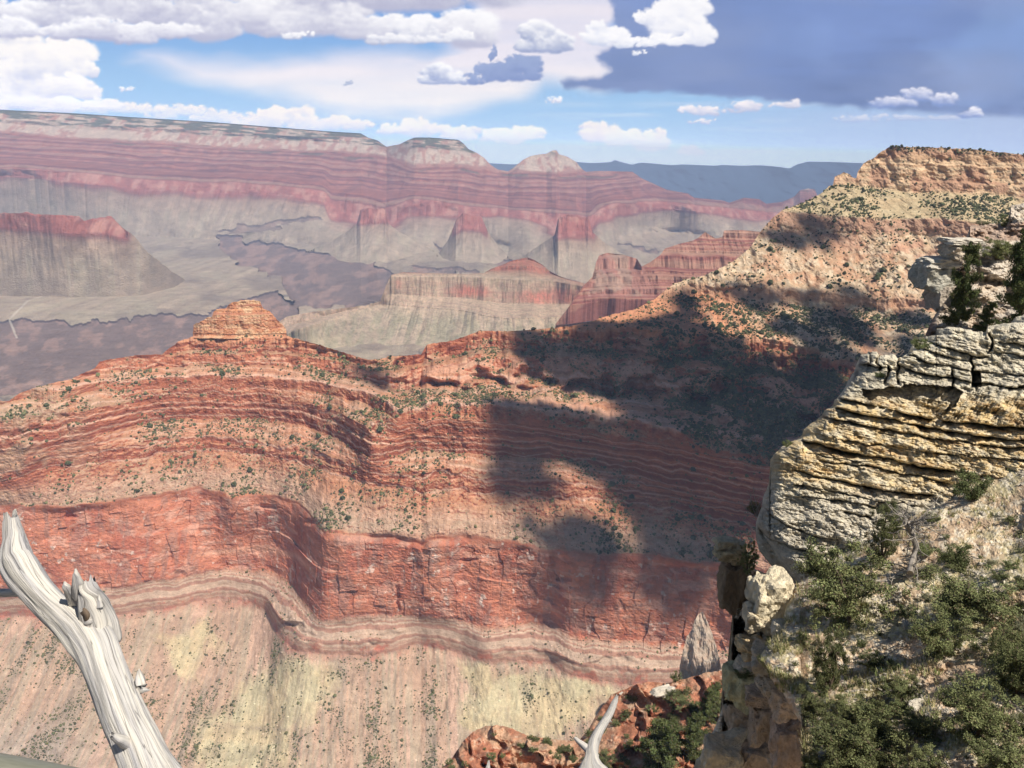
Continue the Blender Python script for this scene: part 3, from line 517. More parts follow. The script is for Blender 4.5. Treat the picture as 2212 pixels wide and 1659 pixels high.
    def colf(s):
        P, S, X, Y, sl = s.P, s.S, s.X, s.Y, s.slope
        px, py, pz = P[..., 0], P[..., 1], P[..., 2]
        n = fbm(px / 40, py / 40, pz / 40, oct=4, seed=183); nf = fbm(px / 7, pz / 7, oct=4, seed=184); Sn = S + 4 * n
        cl = sstep(38, 62, sl); st = stripes(S + 1.2 * nf, 1 / 3.2, 185, 4)
        # red beds
        soil = mix(np.array([.47, .22, .12]), np.array([.45, .265, .16]), sstep(-.3, .6, n)); rk = mix(np.array([.31, .09, .05]), np.array([.46, .165, .09]), sstep(-.4, .5, st))
        c = mix(soil, rk, cl); c = mix(c, np.array([.60, .33, .225]), sstep(.25, .7, st) * (1 - cl) * .55)
        c = mix(c, np.array([.45, .33, .215]), sstep(260, 60, X) * sstep(-.3, .4, n) * .6 * sstep(-600, -560, S))
        for lv, wd in ((-385, 1.2), (-398, .9), (-436, .9), (-463, 1.1), (-500, .9), (-540, 1.0), (-412, 2.2), (-474, 1.6), (-488, 1.2), (-446, 1.0), (-523, 1.4), (-509, 1.0)):
            c = mix(c, np.array([.62, .39, .28]), np.exp(-((Sn - lv) / wd) ** 2) * .75)
        for lv in (-356, -363, -371, -380, -391, -404, -417, -430, -441, -453, -467, -481, -494, -505, -516, -528): c = mix(c, np.array([.24, .07, .045]), np.exp(-((Sn - lv) / .8) ** 2) * .55 * sstep(-.3, .3, fbm(px / 35 + lv, py / 35, oct=3, seed=223)))  # thin dark lines painted as shade just below the pale ledges
        # grey tan bench over the red wall
        tb = sstep(-600, -592, S + 2 * n) * sstep(-548, -585, Sn); c = mix(c, np.array([.42, .325, .235]), tb * .5)
        # red wall
        w = mix(np.array([.53, .205, .12]), np.array([.44, .145, .085]), sstep(-.3, .5, n)); w = mix(w, np.array([.60, .33, .235]), sstep(.15, .6, fbm(px / 24, pz / 9, oct=5, seed=186)) * .7)
        w = mix(w, np.array([.33, .20, .155]), sstep(.2, .6, fbm(px / 9, pz / 40, oct=4, seed=187)) * .45)
        w = mix(w, np.array([.62, .33, .22]), np.exp(-((Y - pl([(400, 1200), (560, 1185), (640, 1200), (690, 1250)], X)) / 8) ** 2) * sstep(380, 470, X) * sstep(700, 660, X) * .8)
        w = mix(w, np.array([.70, .56, .46]), sstep(.75, .95, fbm(px / 10 + 60, pz / 12, oct=4, seed=188)) * .7)
        isw = sstep(-745, -735, S + 2 * nf) * sstep(-597, -603, S + 1.5 * nf); c = mix(c, w, isw)
        # banded beds beneath
        mv = mix(np.array([.46, .29, .20]), np.array([.50, .35, .25]), sstep(-.2, .4, st)); mv = mix(mv, np.array([.44, .155, .10]), sstep(.1, .5, n + .3 * nf) * sstep(-778, -788, S)); mv = mix(mv, np.array([.40, .185, .13]), sstep(0, .5, -st) * .6)
        c = mix(c, mv, sstep(-738, -746, S + 2 * nf))
        # talus fans
        fx = X + .0 * Y; fan = fbm(px / 20 + .012 * pz, pz / 190, oct=5, seed=189); tl = mix(np.array([.47, .30, .205]), np.array([.40, .31, .215]), sstep(-.3, .4, fan)); tl = mix(tl, np.array([.55, .345, .245]), sstep(.25, .6, fan) * .8); tl = mix(tl, np.array([.30, .25, .185]), sstep(.2, .6, -fan) * .6)
        tl = mix(tl, np.array([.36, .30, .25]), sstep(320, 40, X) * sstep(1500, 1640, Y) * .5)
        ye = np.zeros(X.shape)
        for pts in ([(350, 1370), (440, 1350), (470, 1375), (405, 1462), (370, 1440)], [(470, 1560), (520, 1500), (600, 1430), (700, 1425), (720, 1480), (670, 1560), (600, 1640), (430, 1659), (440, 1600)], [(1005, 1450), (1100, 1450), (1200, 1475), (1320, 1482), (1330, 1500), (1260, 1560), (1180, 1600), (1120, 1620), (1000, 1540), (1040, 1500)], [(430, 1540), (640, 1570), (640, 1650), (430, 1700)]):
            ye = np.maximum(ye, sum(pmask(pts, X + 26 * fbm(X / 40, Y / 60, oct=5, seed=190) + ox, Y + 18 * fbm(X / 40 + 7, Y / 40, oct=4, seed=191) + oy) for ox, oy in ((0, 0), (12, 4), (-12, -4), (5, 14), (-5, -14), (18, 10), (-18, -10))) / 7)
        ye = ye * (.75 + .6 * sstep(-.5, .3, fan + .4 * nf)); ye = np.clip(ye, 0, 1)
        tl = mix(tl, mix(np.array([.54, .43, .25]), np.array([.50, .43, .26]), sstep(-.3, .3, n)), ye * .85)
        tl = mix(tl, np.array([.34, .26, .18]), ye * np.exp(-((Y - 1570 - .06 * (X - 500)) / 5) ** 2) * .5)
        c = mix(c, tl, sstep(-796, -803, S + 2 * nf))
        # upper cream cliffs and rubble slopes
        rub = fbm(px / 11, py / 11, pz / 11, oct=4, seed=192)
        up = mix(np.array([.55, .38, .235]), np.array([.66, .51, .35]), sstep(-.2, .5, rub)); up = mix(up, np.array([.53, .28, .165]), sstep(0, .6, n - .2 * rub) * .65)
        k1 = mix(np.array([.56, .35, .205]), np.array([.63, .45, .28]), sstep(-.4, .4, st)); k1 = mix(k1, np.array([.45, .25, .16]), sstep(.0, .6, n + .5 * stripes(S, 1 / 22, 193)) * .8)
        up = mix(up, k1, sstep(-75, -60, S + 2 * nf)); up = mix(up, np.array([.50, .40, .23]), sstep(-168, -160, S) * sstep(-60, -75, S) * .7)
        up = mix(up, np.array([.42, .235, .155]), sstep(-200, -192, S + nf) * sstep(-163, -170, S + 3 * n) * .8)
        up = mix(up, np.array([.56, .31, .19]), sstep(-296, -292, S) * sstep(-276, -286, S + 4 * n) * .8)
        up = mix(up, np.array([.48, .26, .17]), sstep(-232, -215, S) * sstep(-195, -202, S) * sstep(-.3, .3, n) * .6)
        red_f = np.clip(sstep(1650, 1420, X) + sstep(.2, .7, fbm(px / 55, pz / 160, oct=3, seed=194)) * .7, 0, 1)
        up = mix(up, np.array([.58, .25, .13]), red_f * sstep(-285, -300, S) * .9)
        c = mix(c, up, sstep(-352 - 0 * X, -338, S + 8 * n + 10 * rub * 0) if True else 0)
        # grey spire stain low right and light blocks
        return c * (1 + .12 * nf + .10 * st)[..., None]
    o = sheet_finish("ridge", sh, colf, M_ridge, skirt=[(40, -8), (300, -160), (700, -500)])
    return sh
M_ridge = rock_mat("ridge_rock", 9, 0.20, 0.55, 1.0, 1.6, scale2=2.0)
RIDGE = build_ridge()

def build_oneill():
    # stepped capstone butte on the ridge
    xs = np.arange(417, 621.5, .6)
    crest = [(417, 722), (418, 702), (424, 698), (431, 697), (433, 693), (440, 692), (446, 686), (458, 684), (462, 672), (470, 668), (488, 666), (492, 660), (500, 653), (515, 651), (520, 648), (548, 648), (562, 651), (566, 662), (570, 668), (582, 672), (590, 680), (598, 690), (606, 697), (612, 702), (618, 712), (620, 726)]
    top = pl(crest, xs) + .7 * fbm(xs / 4, oct=3, seed=201); bot = np.full(len(xs), 733.0)
    cs = [([(417, 640), (621, 640)], 'R', 1785, -255), ([(417, 668), (621, 668)], 'R', 1772, -280), ([(417, 690), (621, 690)], 'R', 1762, -300), ([(417, 726), (621, 726)], 'R', 1756, -335), ([(417, 736), (621, 736)], 'R', 1735, -345)]
    te = terrace(202, -400, -200, [-335], freq=1 / 3.5, minw=.06, hard=((-334, -326, .05), (-318, -302, .05)))
    sh = contour_sheet(xs, top, bot, 190, cs, te, tw=lambda X, Y: 1.5 * fbm(X / 30, Y / 40, oct=3, seed=203)); p = at(sh.X, sh.Y, sh.R)
    u = (sh.X - 519) / 102.0; sh.R += 26 * np.abs(u) ** 3 + 4 * fbm(p[..., 0] / 13, p[..., 2] / 40, oct=4, seed=204) + 1.2 * fbm(p[..., 0] / 3.5, p[..., 2] / 3, oct=3, seed=205)
    sh.R += 4 * sstep(.3, .6, fbm(sh.S / 3.0, oct=2, seed=206)) * (sh.S < -330)
    def colf(s):
        n = fbm(s.P[..., 0] / 16, s.P[..., 2] / 9, oct=4, seed=207); st = stripes(s.S + n, 1 / 3, 208, 4)
        c = mix(np.array([.58, .27, .14]), np.array([.60, .38, .22]), sstep(-.2, .5, n)); c = mix(c, np.array([.40, .15, .09]), sstep(.1, .6, st) * .7)
        return c * (1 + .15 * n)[..., None]
    o = sheet_finish("butte", sh, colf, M_ridge, skirt=[(25, 0), (60, -30), (90, -120)])
build_oneill()
# ------------------------------------------------------------------ placing things on the sheets
def ground(sh, x, y):
    """point of the sheet seen at a pixel"""
    i = int(np.clip(np.searchsorted(sh.xs, x), 0, sh.nx - 1)); j = int(np.clip(np.searchsorted(sh.Y[:, i], y), 0, sh.ny - 1)); return sh.P[j, i].copy()

ICO = (1 + 5 ** .5) / 2
ICOV = np.array([(-1, ICO, 0), (1, ICO, 0), (-1, -ICO, 0), (1, -ICO, 0), (0, -1, ICO), (0, 1, ICO), (0, -1, -ICO), (0, 1, -ICO), (ICO, 0, -1), (ICO, 0, 1), (-ICO, 0, -1), (-ICO, 0, 1)], float) / math.hypot(1, ICO)
ICOF = np.array([(0, 11, 5), (0, 5, 1), (0, 1, 7), (0, 7, 10), (0, 10, 11), (1, 5, 9), (5, 11, 4), (11, 10, 2), (10, 7, 6), (7, 1, 8), (3, 9, 4), (3, 4, 2), (3, 2, 6), (3, 6, 8), (3, 8, 9), (4, 9, 5), (2, 4, 11), (6, 2, 10), (8, 6, 7), (9, 8, 1)])
def subdiv(V, F):
    V = list(map(tuple, V)); mid = {}; out = []
    def m(a, b):
        k = (min(a, b), max(a, b))
        if k not in mid:
            p = (np.array(V[a]) + np.array(V[b])) / 2; p /= np.linalg.norm(p); V.append(tuple(p)); mid[k] = len(V) - 1
        return mid[k]
    for a, b, c in F:
        x, y, z = m(a, b), m(b, c), m(c, a); out += [(a, x, z), (b, y, x), (c, z, y), (x, y, z)]
    return np.array(V), np.array(out)
ICO1 = subdiv(ICOV, ICOF); ICO2 = subdiv(*ICO1); ICO3 = subdiv(*ICO2); ICO4 = subdiv(*ICO3)

M_leaf = bpy.data.materials.new("leaves"); M_leaf.use_nodes = True
def _leaf():
    t = M_leaf.node_tree; p = t.nodes['Principled BSDF']; a = t.nodes.new('ShaderNodeAttribute'); a.attribute_name = 'Col'
    oi = t.nodes.new('ShaderNodeObjectInfo'); hs = t.nodes.new('ShaderNodeHueSaturation'); mr = t.nodes.new('ShaderNodeMapRange')
    mr.inputs[3].default_value = 0.75; mr.inputs[4].default_value = 1.25; t.links.new(oi.outputs['Random'], mr.inputs[0]); t.links.new(mr.outputs[0], hs.inputs['Value'])
    t.links.new(a.outputs['Color'], hs.inputs['Color']); t.links.new(hs.outputs[0], p.inputs['Base Color']); p.inputs['Roughness'].default_value = 0.75; p.inputs['Specular IOR Level'].default_value = 0.15
_leaf()
def wood_mat(name, c1, c2, scale=9.0, stretch=.12, bump=.6, dist=.006):
    m = bpy.data.materials.new(name); m.use_nodes = True; t = m.node_tree; N = t.nodes; L = t.links; p = N['Principled BSDF']
    p.inputs['Roughness'].default_value = .8; p.inputs['Specular IOR Level'].default_value = .2
    uv = N.new('ShaderNodeAttribute'); uv.attribute_name = 'grain'
    n = N.new('ShaderNodeTexNoise'); n.inputs['Scale'].default_value = scale; n.inputs['Detail'].default_value = 9; n.inputs['Roughness'].default_value = .65; L.new(uv.outputs['Vector'], n.inputs['Vector'])
    r = N.new('ShaderNodeValToRGB'); e = r.color_ramp.elements; e[0].position = .34; e[0].color = (*c2, 1); e[1].position = .52; e[1].color = (*c1, 1); L.new(n.outputs[0], r.inputs[0])
    v = N.new('ShaderNodeTexVoronoi'); v.feature = 'DISTANCE_TO_EDGE'; v.inputs['Scale'].default_value = scale * .35
    n2 = N.new('ShaderNodeTexNoise'); n2.inputs['Scale'].default_value = 3; L.new(uv.outputs['Vector'], n2.inputs['Vector'])
    mx = N.new('ShaderNodeMixRGB'); mx.inputs[0].default_value = .12; L.new(uv.outputs['Vector'], mx.inputs[1]); L.new(n2.outputs['Color'], mx.inputs[2]); L.new(mx.outputs[0], v.inputs['Vector'])
    cr = N.new('ShaderNodeMapRange'); cr.inputs[1].default_value = 0; cr.inputs[2].default_value = .018; cr.inputs[3].default_value = .45; cr.inputs[4].default_value = 1; L.new(v.outputs['Distance'], cr.inputs[0])
    n3 = N.new('ShaderNodeTexNoise'); n3.inputs['Scale'].default_value = 1.6; n3.inputs['Detail'].default_value = 3; L.new(uv.outputs['Vector'], n3.inputs['Vector'])
    r3 = N.new('ShaderNodeValToRGB'); r3.color_ramp.elements[0].position = .38; r3.color_ramp.elements[0].color = (.72, .72, .76, 1); r3.color_ramp.elements[1].position = .62; r3.color_ramp.elements[1].color = (1.08, 1.04, .97, 1); L.new(n3.outputs[0], r3.inputs[0])
    m3 = N.new('ShaderNodeMixRGB'); m3.blend_type = 'MULTIPLY'; m3.inputs[0].default_value = 1; L.new(r.outputs[0], m3.inputs[1]); L.new(r3.outputs[0], m3.inputs[2])
    mm = N.new('ShaderNodeVectorMath'); mm.operation = 'SCALE'; L.new(m3.outputs[0], mm.inputs[0]); L.new(cr.outputs[0], mm.inputs['Scale']); L.new(mm.outputs[0], p.inputs['Base Color'])
    ad = N.new('ShaderNodeMath'); ad.operation = 'ADD'; L.new(n.outputs[0], ad.inputs[0]); L.new(cr.outputs[0], ad.inputs[1])
    b = N.new('ShaderNodeBump'); b.inputs['Strength'].default_value = bump; b.inputs['Distance'].default_value = dist; L.new(ad.outputs[0], b.inputs['Height']); L.new(b.outputs[0], p.inputs['Normal'])
    return m
M_bark = wood_mat("bark", (.16, .12, .09), (.05, .035, .028)); M_dead = wood_mat("grey_dead_wood", (.40, .36, .31), (.2, .17, .14))
M_log = wood_mat("silver_weathered_wood", (.69, .66, .61), (.40, .375, .35), scale=9.0, bump=.8, dist=.006)

def tubes(name, paths, mat, parent=None, nseg=7, rough=.0, seed=0, smooth=True, twist=0.0, rag=False):
    """paths: list of (points Nx3, radii N); one mesh, with a lengthwise 'grain' attribute"""
    VV, FF, GG = [], [], []; off = 0
    for pi, (pts, rad) in enumerate(paths):
        pts = np.array(pts, float); rad = np.array(rad, float); n = len(pts)
        tg = np.gradient(pts, axis=0); tg /= np.linalg.norm(tg, axis=1, keepdims=True) + 1e-9
        u = np.cross(tg, [0.31, 0.2, 0.93]); u /= np.linalg.norm(u, axis=1, keepdims=True) + 1e-9; v = np.cross(tg, u)
        a = np.arange(nseg) / nseg * 2 * math.pi; L = np.concatenate([[0], np.cumsum(np.linalg.norm(np.diff(pts, axis=0), axis=1))])
        A = a[None, :] + twist * L[:, None]
        rr = rad[:, None] * np.ones(nseg)
        if rough: rr = rr * (1 + rough * fbm(np.cos(a)[None] * 1.6 + 0 * rr, np.sin(a)[None] * 1.6 + 0 * rr, L[:, None] / (rad.max() * 3.0) + seed + pi * 5, oct=4, seed=seed) + rough * .35 * vnoise(a[None] * 3.2 + 0 * rr, L[:, None] / (rad.max() * 8) + 0 * rr, seed=seed + 3))
        P = pts[:, None] + rr[..., None] * (np.cos(A)[..., None] * u[:, None] + np.sin(A)[..., None] * v[:, None])
        if rag: # torn end
            P[0] += -tg[0] * (rad[:1, None] * (1.6 * vnoise(a * 2.3 + seed, seed=seed)))[0][:, None]
        G = np.stack([np.cos(a)[None] * rad.max() * 17 + 0 * rr, np.sin(a)[None] * rad.max() * 17 + 0 * rr, np.repeat(L[:, None], nseg, 1) * .75 + pi], -1)
        VV.append(P.reshape(-1, 3)); GG.append(G.reshape(-1, 3)); i = np.arange(n * nseg).reshape(n, nseg) + off; j = np.roll(i, -1, 1)
        FF.append(np.stack([i[:-1], j[:-1], j[1:], i[1:]], -1).reshape(-1, 4)); off += n * nseg
        for e, ring in ((0, i[0]), (1, i[-1])):
            VV.append(pts[[0 if e == 0 else -1]] + (tg[0] * rad[0] * (.5 if rag else 0) if e == 0 else 0)); GG.append(G[0 if e == 0 else -1][:1])
            k = off; off += 1; r2 = np.roll(ring, -1)
            FF.append(np.stack([ring, r2, np.full(nseg, k), np.full(nseg, k)], -1))
    V = np.concatenate(VV); F = np.concatenate(FF)
    quad = F[:, 2] != F[:, 3]
    me = bpy.data.meshes.new(name); me.from_pydata(V.tolist(), [], [tuple(f) if q else tuple(f[:3]) for f, q in zip(F.tolist(), quad)]); me.update()
    me.polygons.foreach_set('use_smooth', np.full(len(me.polygons), smooth))
    g = me.attributes.new('grain', 'FLOAT_VECTOR', 'POINT'); g.data.foreach_set('vector', np.concatenate(GG).astype(np.float32).ravel())
    me.materials.append(mat); o = bpy.data.objects.new(name, me); COL.objects.link(o)
    if parent: o.parent = parent
    return o
def limb(rng, p, d, L, r, n=6, wob=.25, up=.0):
    pts = [np.array(p, float)]; d = np.array(d, float); d /= np.linalg.norm(d)
    for i in range(n):
        d = d + rng.normal(0, wob, 3); d[2] += up; d /= np.linalg.norm(d); pts.append(pts[-1] + d * L / n)
    return np.array(pts), np.linspace(r, r * .35, n + 1)
def make_plant(name, seed, kind):
    """unit-height plant at the origin: juniper, pine or low shrub"""
    rng = np.random.default_rng(seed); root = bpy.data.objects.new(name, None); COL.objects.link(root); root.empty_display_size = .2
    paths = []; cl = []
    if kind == 'juniper':
        for k in range(3):
            a = rng.uniform(0, 6.28); m, r = limb(rng, (rng.normal(0, .03), rng.normal(0, .03), -.06), (math.cos(a) * .35, math.sin(a) * .35, 1), .8, .035, 7, .18); paths.append((m, r))
            for q in range(8):
                b = rng.uniform(0, 6.28); j = rng.integers(1, 7); lm, lr = limb(rng, m[j], (math.cos(b), math.sin(b), rng.uniform(.0, .8)), rng.uniform(.2, .42), .014, 5, .3, .05); paths.append((lm, lr))
                for t in range(2, 6): cl.append((lm[t], rng.uniform(.05, .11)))
            for t in range(3, 8): cl.append((m[t], rng.uniform(.06, .11)))
        for q in range(60):
            a = rng.uniform(0, 6.28); rr = .5 * rng.uniform(0.3, 1) ** .5; z = rng.uniform(.12, .92); e = math.sqrt(max(0, 1 - ((z - .45) / .55) ** 2)); lump = 1 + .25 * math.sin(3 * a + seed) + .15 * math.sin(5 * a + 2 * z * 6)
            cl.append((np.array([math.cos(a) * rr * e * lump, math.sin(a) * rr * e * lump, z]), rng.uniform(.05, .10)))
        nl, ls = 130, .0135; base = np.array([.18, .20, .085])
    elif kind == 'pine':
        m, r = limb(rng, (0, 0, -.05), (0, 0, 1), 1.03, .028, 10, .06); paths.append((m, r))
        for q in range(60):
            z = rng.uniform(.10, .97); a = rng.uniform(0, 6.28); L = (.30 * (1 - z) ** .6 + .08) * rng.uniform(.55, 1.2); p = np.array([np.interp(z, m[:, 2], m[:, k]) for k in range(3)])
            lm, lr = limb(rng, p, (math.cos(a), math.sin(a), rng.uniform(-.1, .45)), L, .008, 4, .15); paths.append((lm, lr))
            for t in range(1, 5): cl.append((lm[t] + rng.normal(0, .012, 3), rng.uniform(.04, .075)))
        nl, ls = 150, .0115; base = np.array([.11, .14, .05])
    else:
        for k in range(9):
            a = rng.uniform(0, 6.28); lm, lr = limb(rng, (0, 0, -.05), (math.cos(a), math.sin(a), rng.uniform(.6, 2)), rng.uniform(.6, .95), .022, 5, .15); paths.append((lm, lr))
            for t in range(2, 6): cl.append((lm[t], rng.uniform(.10, .18)))
        for q in range(30):
            a = rng.uniform(0, 6.28); rr = .62 * rng.uniform(0, 1) ** .5; cl.append((np.array([math.cos(a) * rr, math.sin(a) * rr, rng.uniform(.1, .85) * math.sqrt(1 - rr * rr)]), rng.uniform(.10, .18)))
        nl, ls = 90, .028; base = np.array([.16, .19, .08]) if kind == 'shrub' else np.array([.27, .27, .17])
    C = np.array([c for c, _ in cl]); S = np.array([s for _, s in cl]); n = len(C)
    d = rng.normal(0, 1, (n, nl, 3)); d /= np.linalg.norm(d, axis=-1, keepdims=True); d *= rng.uniform(.35, 1.1, (n, nl, 1)); d[..., 2] *= .7
    pos = C[:, None] + d * S[:, None, None]; pos = pos.reshape(-1, 3); N = len(pos)
    u = rng.normal(0, 1, (N, 3)); u /= np.linalg.norm(u, axis=1, keepdims=True); v = np.cross(u, rng.normal(0, 1, (N, 3))); v /= np.linalg.norm(v, axis=1, keepdims=True)
    sz = ls * rng.uniform(.6, 1.5, (N, 1)); V = np.stack([pos - u * sz, pos - v * sz * .45, pos + u * sz, pos + v * sz * .45], 1).reshape(-1, 3)
    tone = np.repeat(rng.uniform(.6, 1.35, n), nl) * rng.uniform(.75, 1.25, N); hue = np.repeat(rng.uniform(0, 1, n), nl)[:, None]
    c = (base * (1 - hue * .35) + np.array([.17, .155, .06]) * hue * .35) * tone[:, None]; dead = rng.uniform(0, 1, N) < .06; c[dead] = (.2, .15, .09)
    np_mesh("crown" if kind != 'shrub' and kind != 'sage' else "foliage", V, np.arange(N * 4), M_leaf, np.repeat(c, 4, 0), root)
    tubes("trunk" if kind in ('juniper', 'pine') else "stem", paths, M_bark, root, 5)
    return root
def copy_plant(root):
    r = root.copy(); COL.objects.link(r)
    for k in ('label', 'group', 'category', 'kind'):
        if k in r: del r[k]
    for ch in root.children: c = ch.copy(); COL.objects.link(c); c.parent = r
    return r
_used = set(); PROTO = {}
for _k, _n, _s in (('juniper', 'juniper', 3), ('juniper', 'juniper', 5), ('juniper', 'juniper', 8), ('pine', 'pine_tree', 4), ('pine', 'pine_tree', 9), ('shrub', 'shrub', 2), ('shrub', 'shrub', 6), ('sage', 'sagebrush', 7)):
    PROTO.setdefault(_k, []).append(make_plant(_n, _s, _k))
def plant(kind, P, hgt, wid, label, cat, group=None, rz=None, idx=None, sink=0.0):
    L = PROTO[kind]; k = (idx if idx is not None else random.randrange(len(L))) % len(L); o = L[k]
    if (kind, k) in _used: o = copy_plant(o)
    _used.add((kind, k)); o.location = (P[0], P[1], P[2] - sink); o.rotation_euler = (0, 0, random.uniform(0, 6.28) if rz is None else rz)
    base_w = {'juniper': 1.2, 'pine': .84, 'shrub': 1.5, 'sage': 1.5}[kind]
    s = wid / base_w; o.scale = (s, s, hgt); tag(o, label, cat, group); return o
def rock_mesh(name, seed, mat, col, ico=ICO3, flat=.6, rough=.32, block=.5):
    V, F = ico; V = V.copy(); b = np.clip(V * 1.45, -1, 1); V = V * (1 - block) + b * block
    V = V * (1 + rough * fbm(V[:, 0] * 1.2 + seed, V[:, 1] * 1.2, V[:, 2] * 1.2, oct=4, seed=seed))[:, None]; V[:, 2] *= flat
    n = fbm(V[:, 0] * 3, V[:, 1] * 3, V[:, 2] * 3 + seed, oct=3, seed=seed); c = np.array(col) * (1 + .2 * n)[:, None]
    return np_mesh(name, V, F, mat, c, nside=3)

# ------------------------------------------------------------------ limestone outcrop of the near right
CREAM, YELL, GRY = np.array([.80, .71, .53]), np.array([.82, .62, .33]), np.array([.74, .65, .49])
M_lime = rock_mat("limestone", 1.3, .28, 1.0, .16, 2.6, spec=.1, scale2=.16)
def build_outcrop():
    xs = np.arange(1633, 2345, .8)
    crest = [(1633, 1130), (1640, 1108), (1646, 1092), (1648, 1075), (1655, 1060), (1661, 1045), (1663, 1022), (1664, 995), (1671, 981), (1690, 965), (1706, 955), (1722, 948), (1733, 940), (1736, 928), (1751, 916), (1775, 898), (1782, 885), (1800, 876), (1803, 864), (1815, 852), (1826, 836), (1831, 825), (1844, 805), (1850, 786), (1859, 767), (1872, 764), (1876, 758), (1895, 762), (1898, 768), (1934, 766), (1939, 774), (1961, 765), (1971, 742), (1996, 737), (1999, 727), (2021, 723), (2024, 710), (2059, 706), (2084, 711), (2129, 719), (2134, 705), (2159, 700), (2184, 697), (2194, 685), (2212, 680), (2345, 664)]
    top = pl(crest, xs) + 1.5 * fbm(xs / 8, oct=3, seed=301); bot = np.maximum(pl([(1633, 1165), (1640, 1190), (1666, 1222), (1706, 1255), (1740, 1275), (2345, 1300)], xs), top + 2)
    ny = 760; X = np.broadcast_to(xs, (ny, len(xs))); Y = top + (bot - top) * np.linspace(0, 1, ny)[:, None]
    R = 38.0 - 1.4 * (X - 1746) / 310 + (1100 - Y) * .020 + sstep(900, 780, Y) * 1.6
    v = Y - .215 * (X - 1746); u = X
    wob = 3.0 * fbm(X / 26, Y / 60, oct=3, seed=302)
    J = [([(1804, 881), (1849, 894), (1899, 902), (1944, 909), (2009, 922), (2084, 937), (2159, 946), (2400, 970)], .9, 1.1, 12), ([(1815, 862), (1874, 874), (1909, 882), (1954, 892), (2034, 907), (2084, 912), (2134, 919), (2400, 935)], .8, 1.3, 10),
         ([(1779, 899), (1809, 907), (1884, 922), (1934, 932), (2009, 944), (2084, 954), (2159, 964), (2400, 985)], .5, .5, 9), ([(1734, 951), (1784, 964), (1834, 977), (1884, 986), (1934, 994), (1984, 1007), (2059, 1017), (2140, 1030)], 1.3, 1.2, 13),
         ([(1769, 992), (1819, 1002), (1871, 1004), (1909, 1014), (1984, 1027), (2049, 1044)], .4, .3, 8), ([(1714, 1014), (1759, 1027), (1809, 1037), (1859, 1049), (1909, 1059), (1959, 1067), (2019, 1071)], .9, .7, 11),
         ([(1696, 1069), (1741, 1073), (1829, 1082), (1900, 1096)], .35, .2, 6), ([(1822, 1105), (1840, 1110), (1874, 1117), (1884, 1122)], 1.2, .5, 8), ([(1655, 1098), (1670, 1115), (1699, 1134), (1744, 1152), (1800, 1165)], .5, .4, 12),
         ([(1638, 1140), (1660, 1162), (1689, 1174), (1729, 1186), (1790, 1200)], .5, .4, 12), ([(2004, 737), (2059, 757), (2109, 770), (2132, 772)], .9, .6, 8), ([(1939, 790), (1984, 805), (2056, 817), (2099, 827), (2230, 838)], .9, .8, 9),
         ([(1973, 744), (2034, 767), (2059, 777), (2121, 787)], .7, .5, 8), ([(1862, 785), (1890, 790), (1934, 797)], .6, .4, 8), ([(2156, 737), (2212, 747), (2345, 760)], .8, .6, 8), ([(2150, 760), (2212, 768), (2345, 780)], .6, .4, 7), ([(1960, 765), (2010, 783), (2060, 795), (2110, 806)], .5, .4, 7),
         ([(2110, 800), (2160, 806), (2345, 822)], .5, .4, 7), ([(1770, 940), (1850, 955), (1960, 970), (2100, 985), (2345, 1005)], .25, .15, 7), ([(1740, 978), (1830, 992), (1900, 1000)], .2, .1, 6), ([(1715, 1045), (1800, 1060), (1900, 1082), (1990, 1095)], .3, .15, 6)]
    for pts, slit, led, w_ in J:
        yj = pl(pts, xs)[None, :] + wob; s = Y - yj; slit *= .55; a = sstep(pts[0][0] - 6, pts[0][0] + 10, X) * sstep(pts[-1][0] + 8, pts[-1][0] - 14, X) * (.75 + .35 * fbm(X / 40, oct=2, seed=int(pts[0][0])))
        R = R + a * (slit * np.exp(-(s / 2.4) ** 2) + np.where(s > 0, led * np.exp(-s / w_), -.28 * np.exp(s / 12)))
    # shaded alcove under upper beds
    alc = pmask([(1850, 842), (1950, 838), (1955, 830), (2060, 836), (2085, 846), (2060, 880), (2035, 905), (1954, 890), (1905, 880)], X + 8 * fbm(X / 20, Y / 20, oct=3, seed=310), Y + 5 * fbm(X / 20 + 4, Y / 20, oct=3, seed=311)); R = R + 1.3 * alc
    # slanting cross-bedding upper right
    cb = fbm((X + .9 * Y) / 9, (X * .9 - Y) / 50, oct=4, seed=312); R += .28 * cb * sstep(1930, 2050, X) * sstep(925, 900, Y) * sstep(820, 850, Y)
    # vertical joints in the grey top
    for xj, ya, yb in ((1939, 770, 830), (1898, 760, 800), (1915, 790, 830), (2058, 800, 840), (2105, 790, 845), (2140, 720, 760), (2098, 770, 812), (1875, 760, 782)):
        R += .9 * np.exp(-((X - xj - 4 * fbm(Y / 15, oct=2, seed=xj)) / 2.6) ** 2) * sstep(ya - 4, ya + 4, Y) * sstep(yb + 5, yb - 5, Y)
    R += 1.6 * pmask([(2100, 800), (2118, 802), (2122, 835), (2098, 838)], X, Y)
    R += .30 * fbm(u / 50, v / 26, oct=4, seed=303) + .05 * fbm(u / 7, v / 5, oct=4, seed=304) + .10 * np.abs(fbm(u / 26, v / 8, oct=3, seed=305)) + 1.0 * np.exp(-(Y - top) / 5)
    R += .07 * ridged(u / 30, v / 4.5, oct=2, seed=306) * sstep(1060, 1000, Y)
    cl = np.floor(u / 15 + .8 * fbm(u / 40, v / 20, oct=2, seed=314)); R += .11 * vnoise(cl * 1.71, np.floor(v / 11 + .4 * cl) * 1.31, seed=315) + .05 * vnoise(np.floor(u / 6.5 + .05 * v) * 1.3, np.floor(v / 5) * 1.7, seed=316)
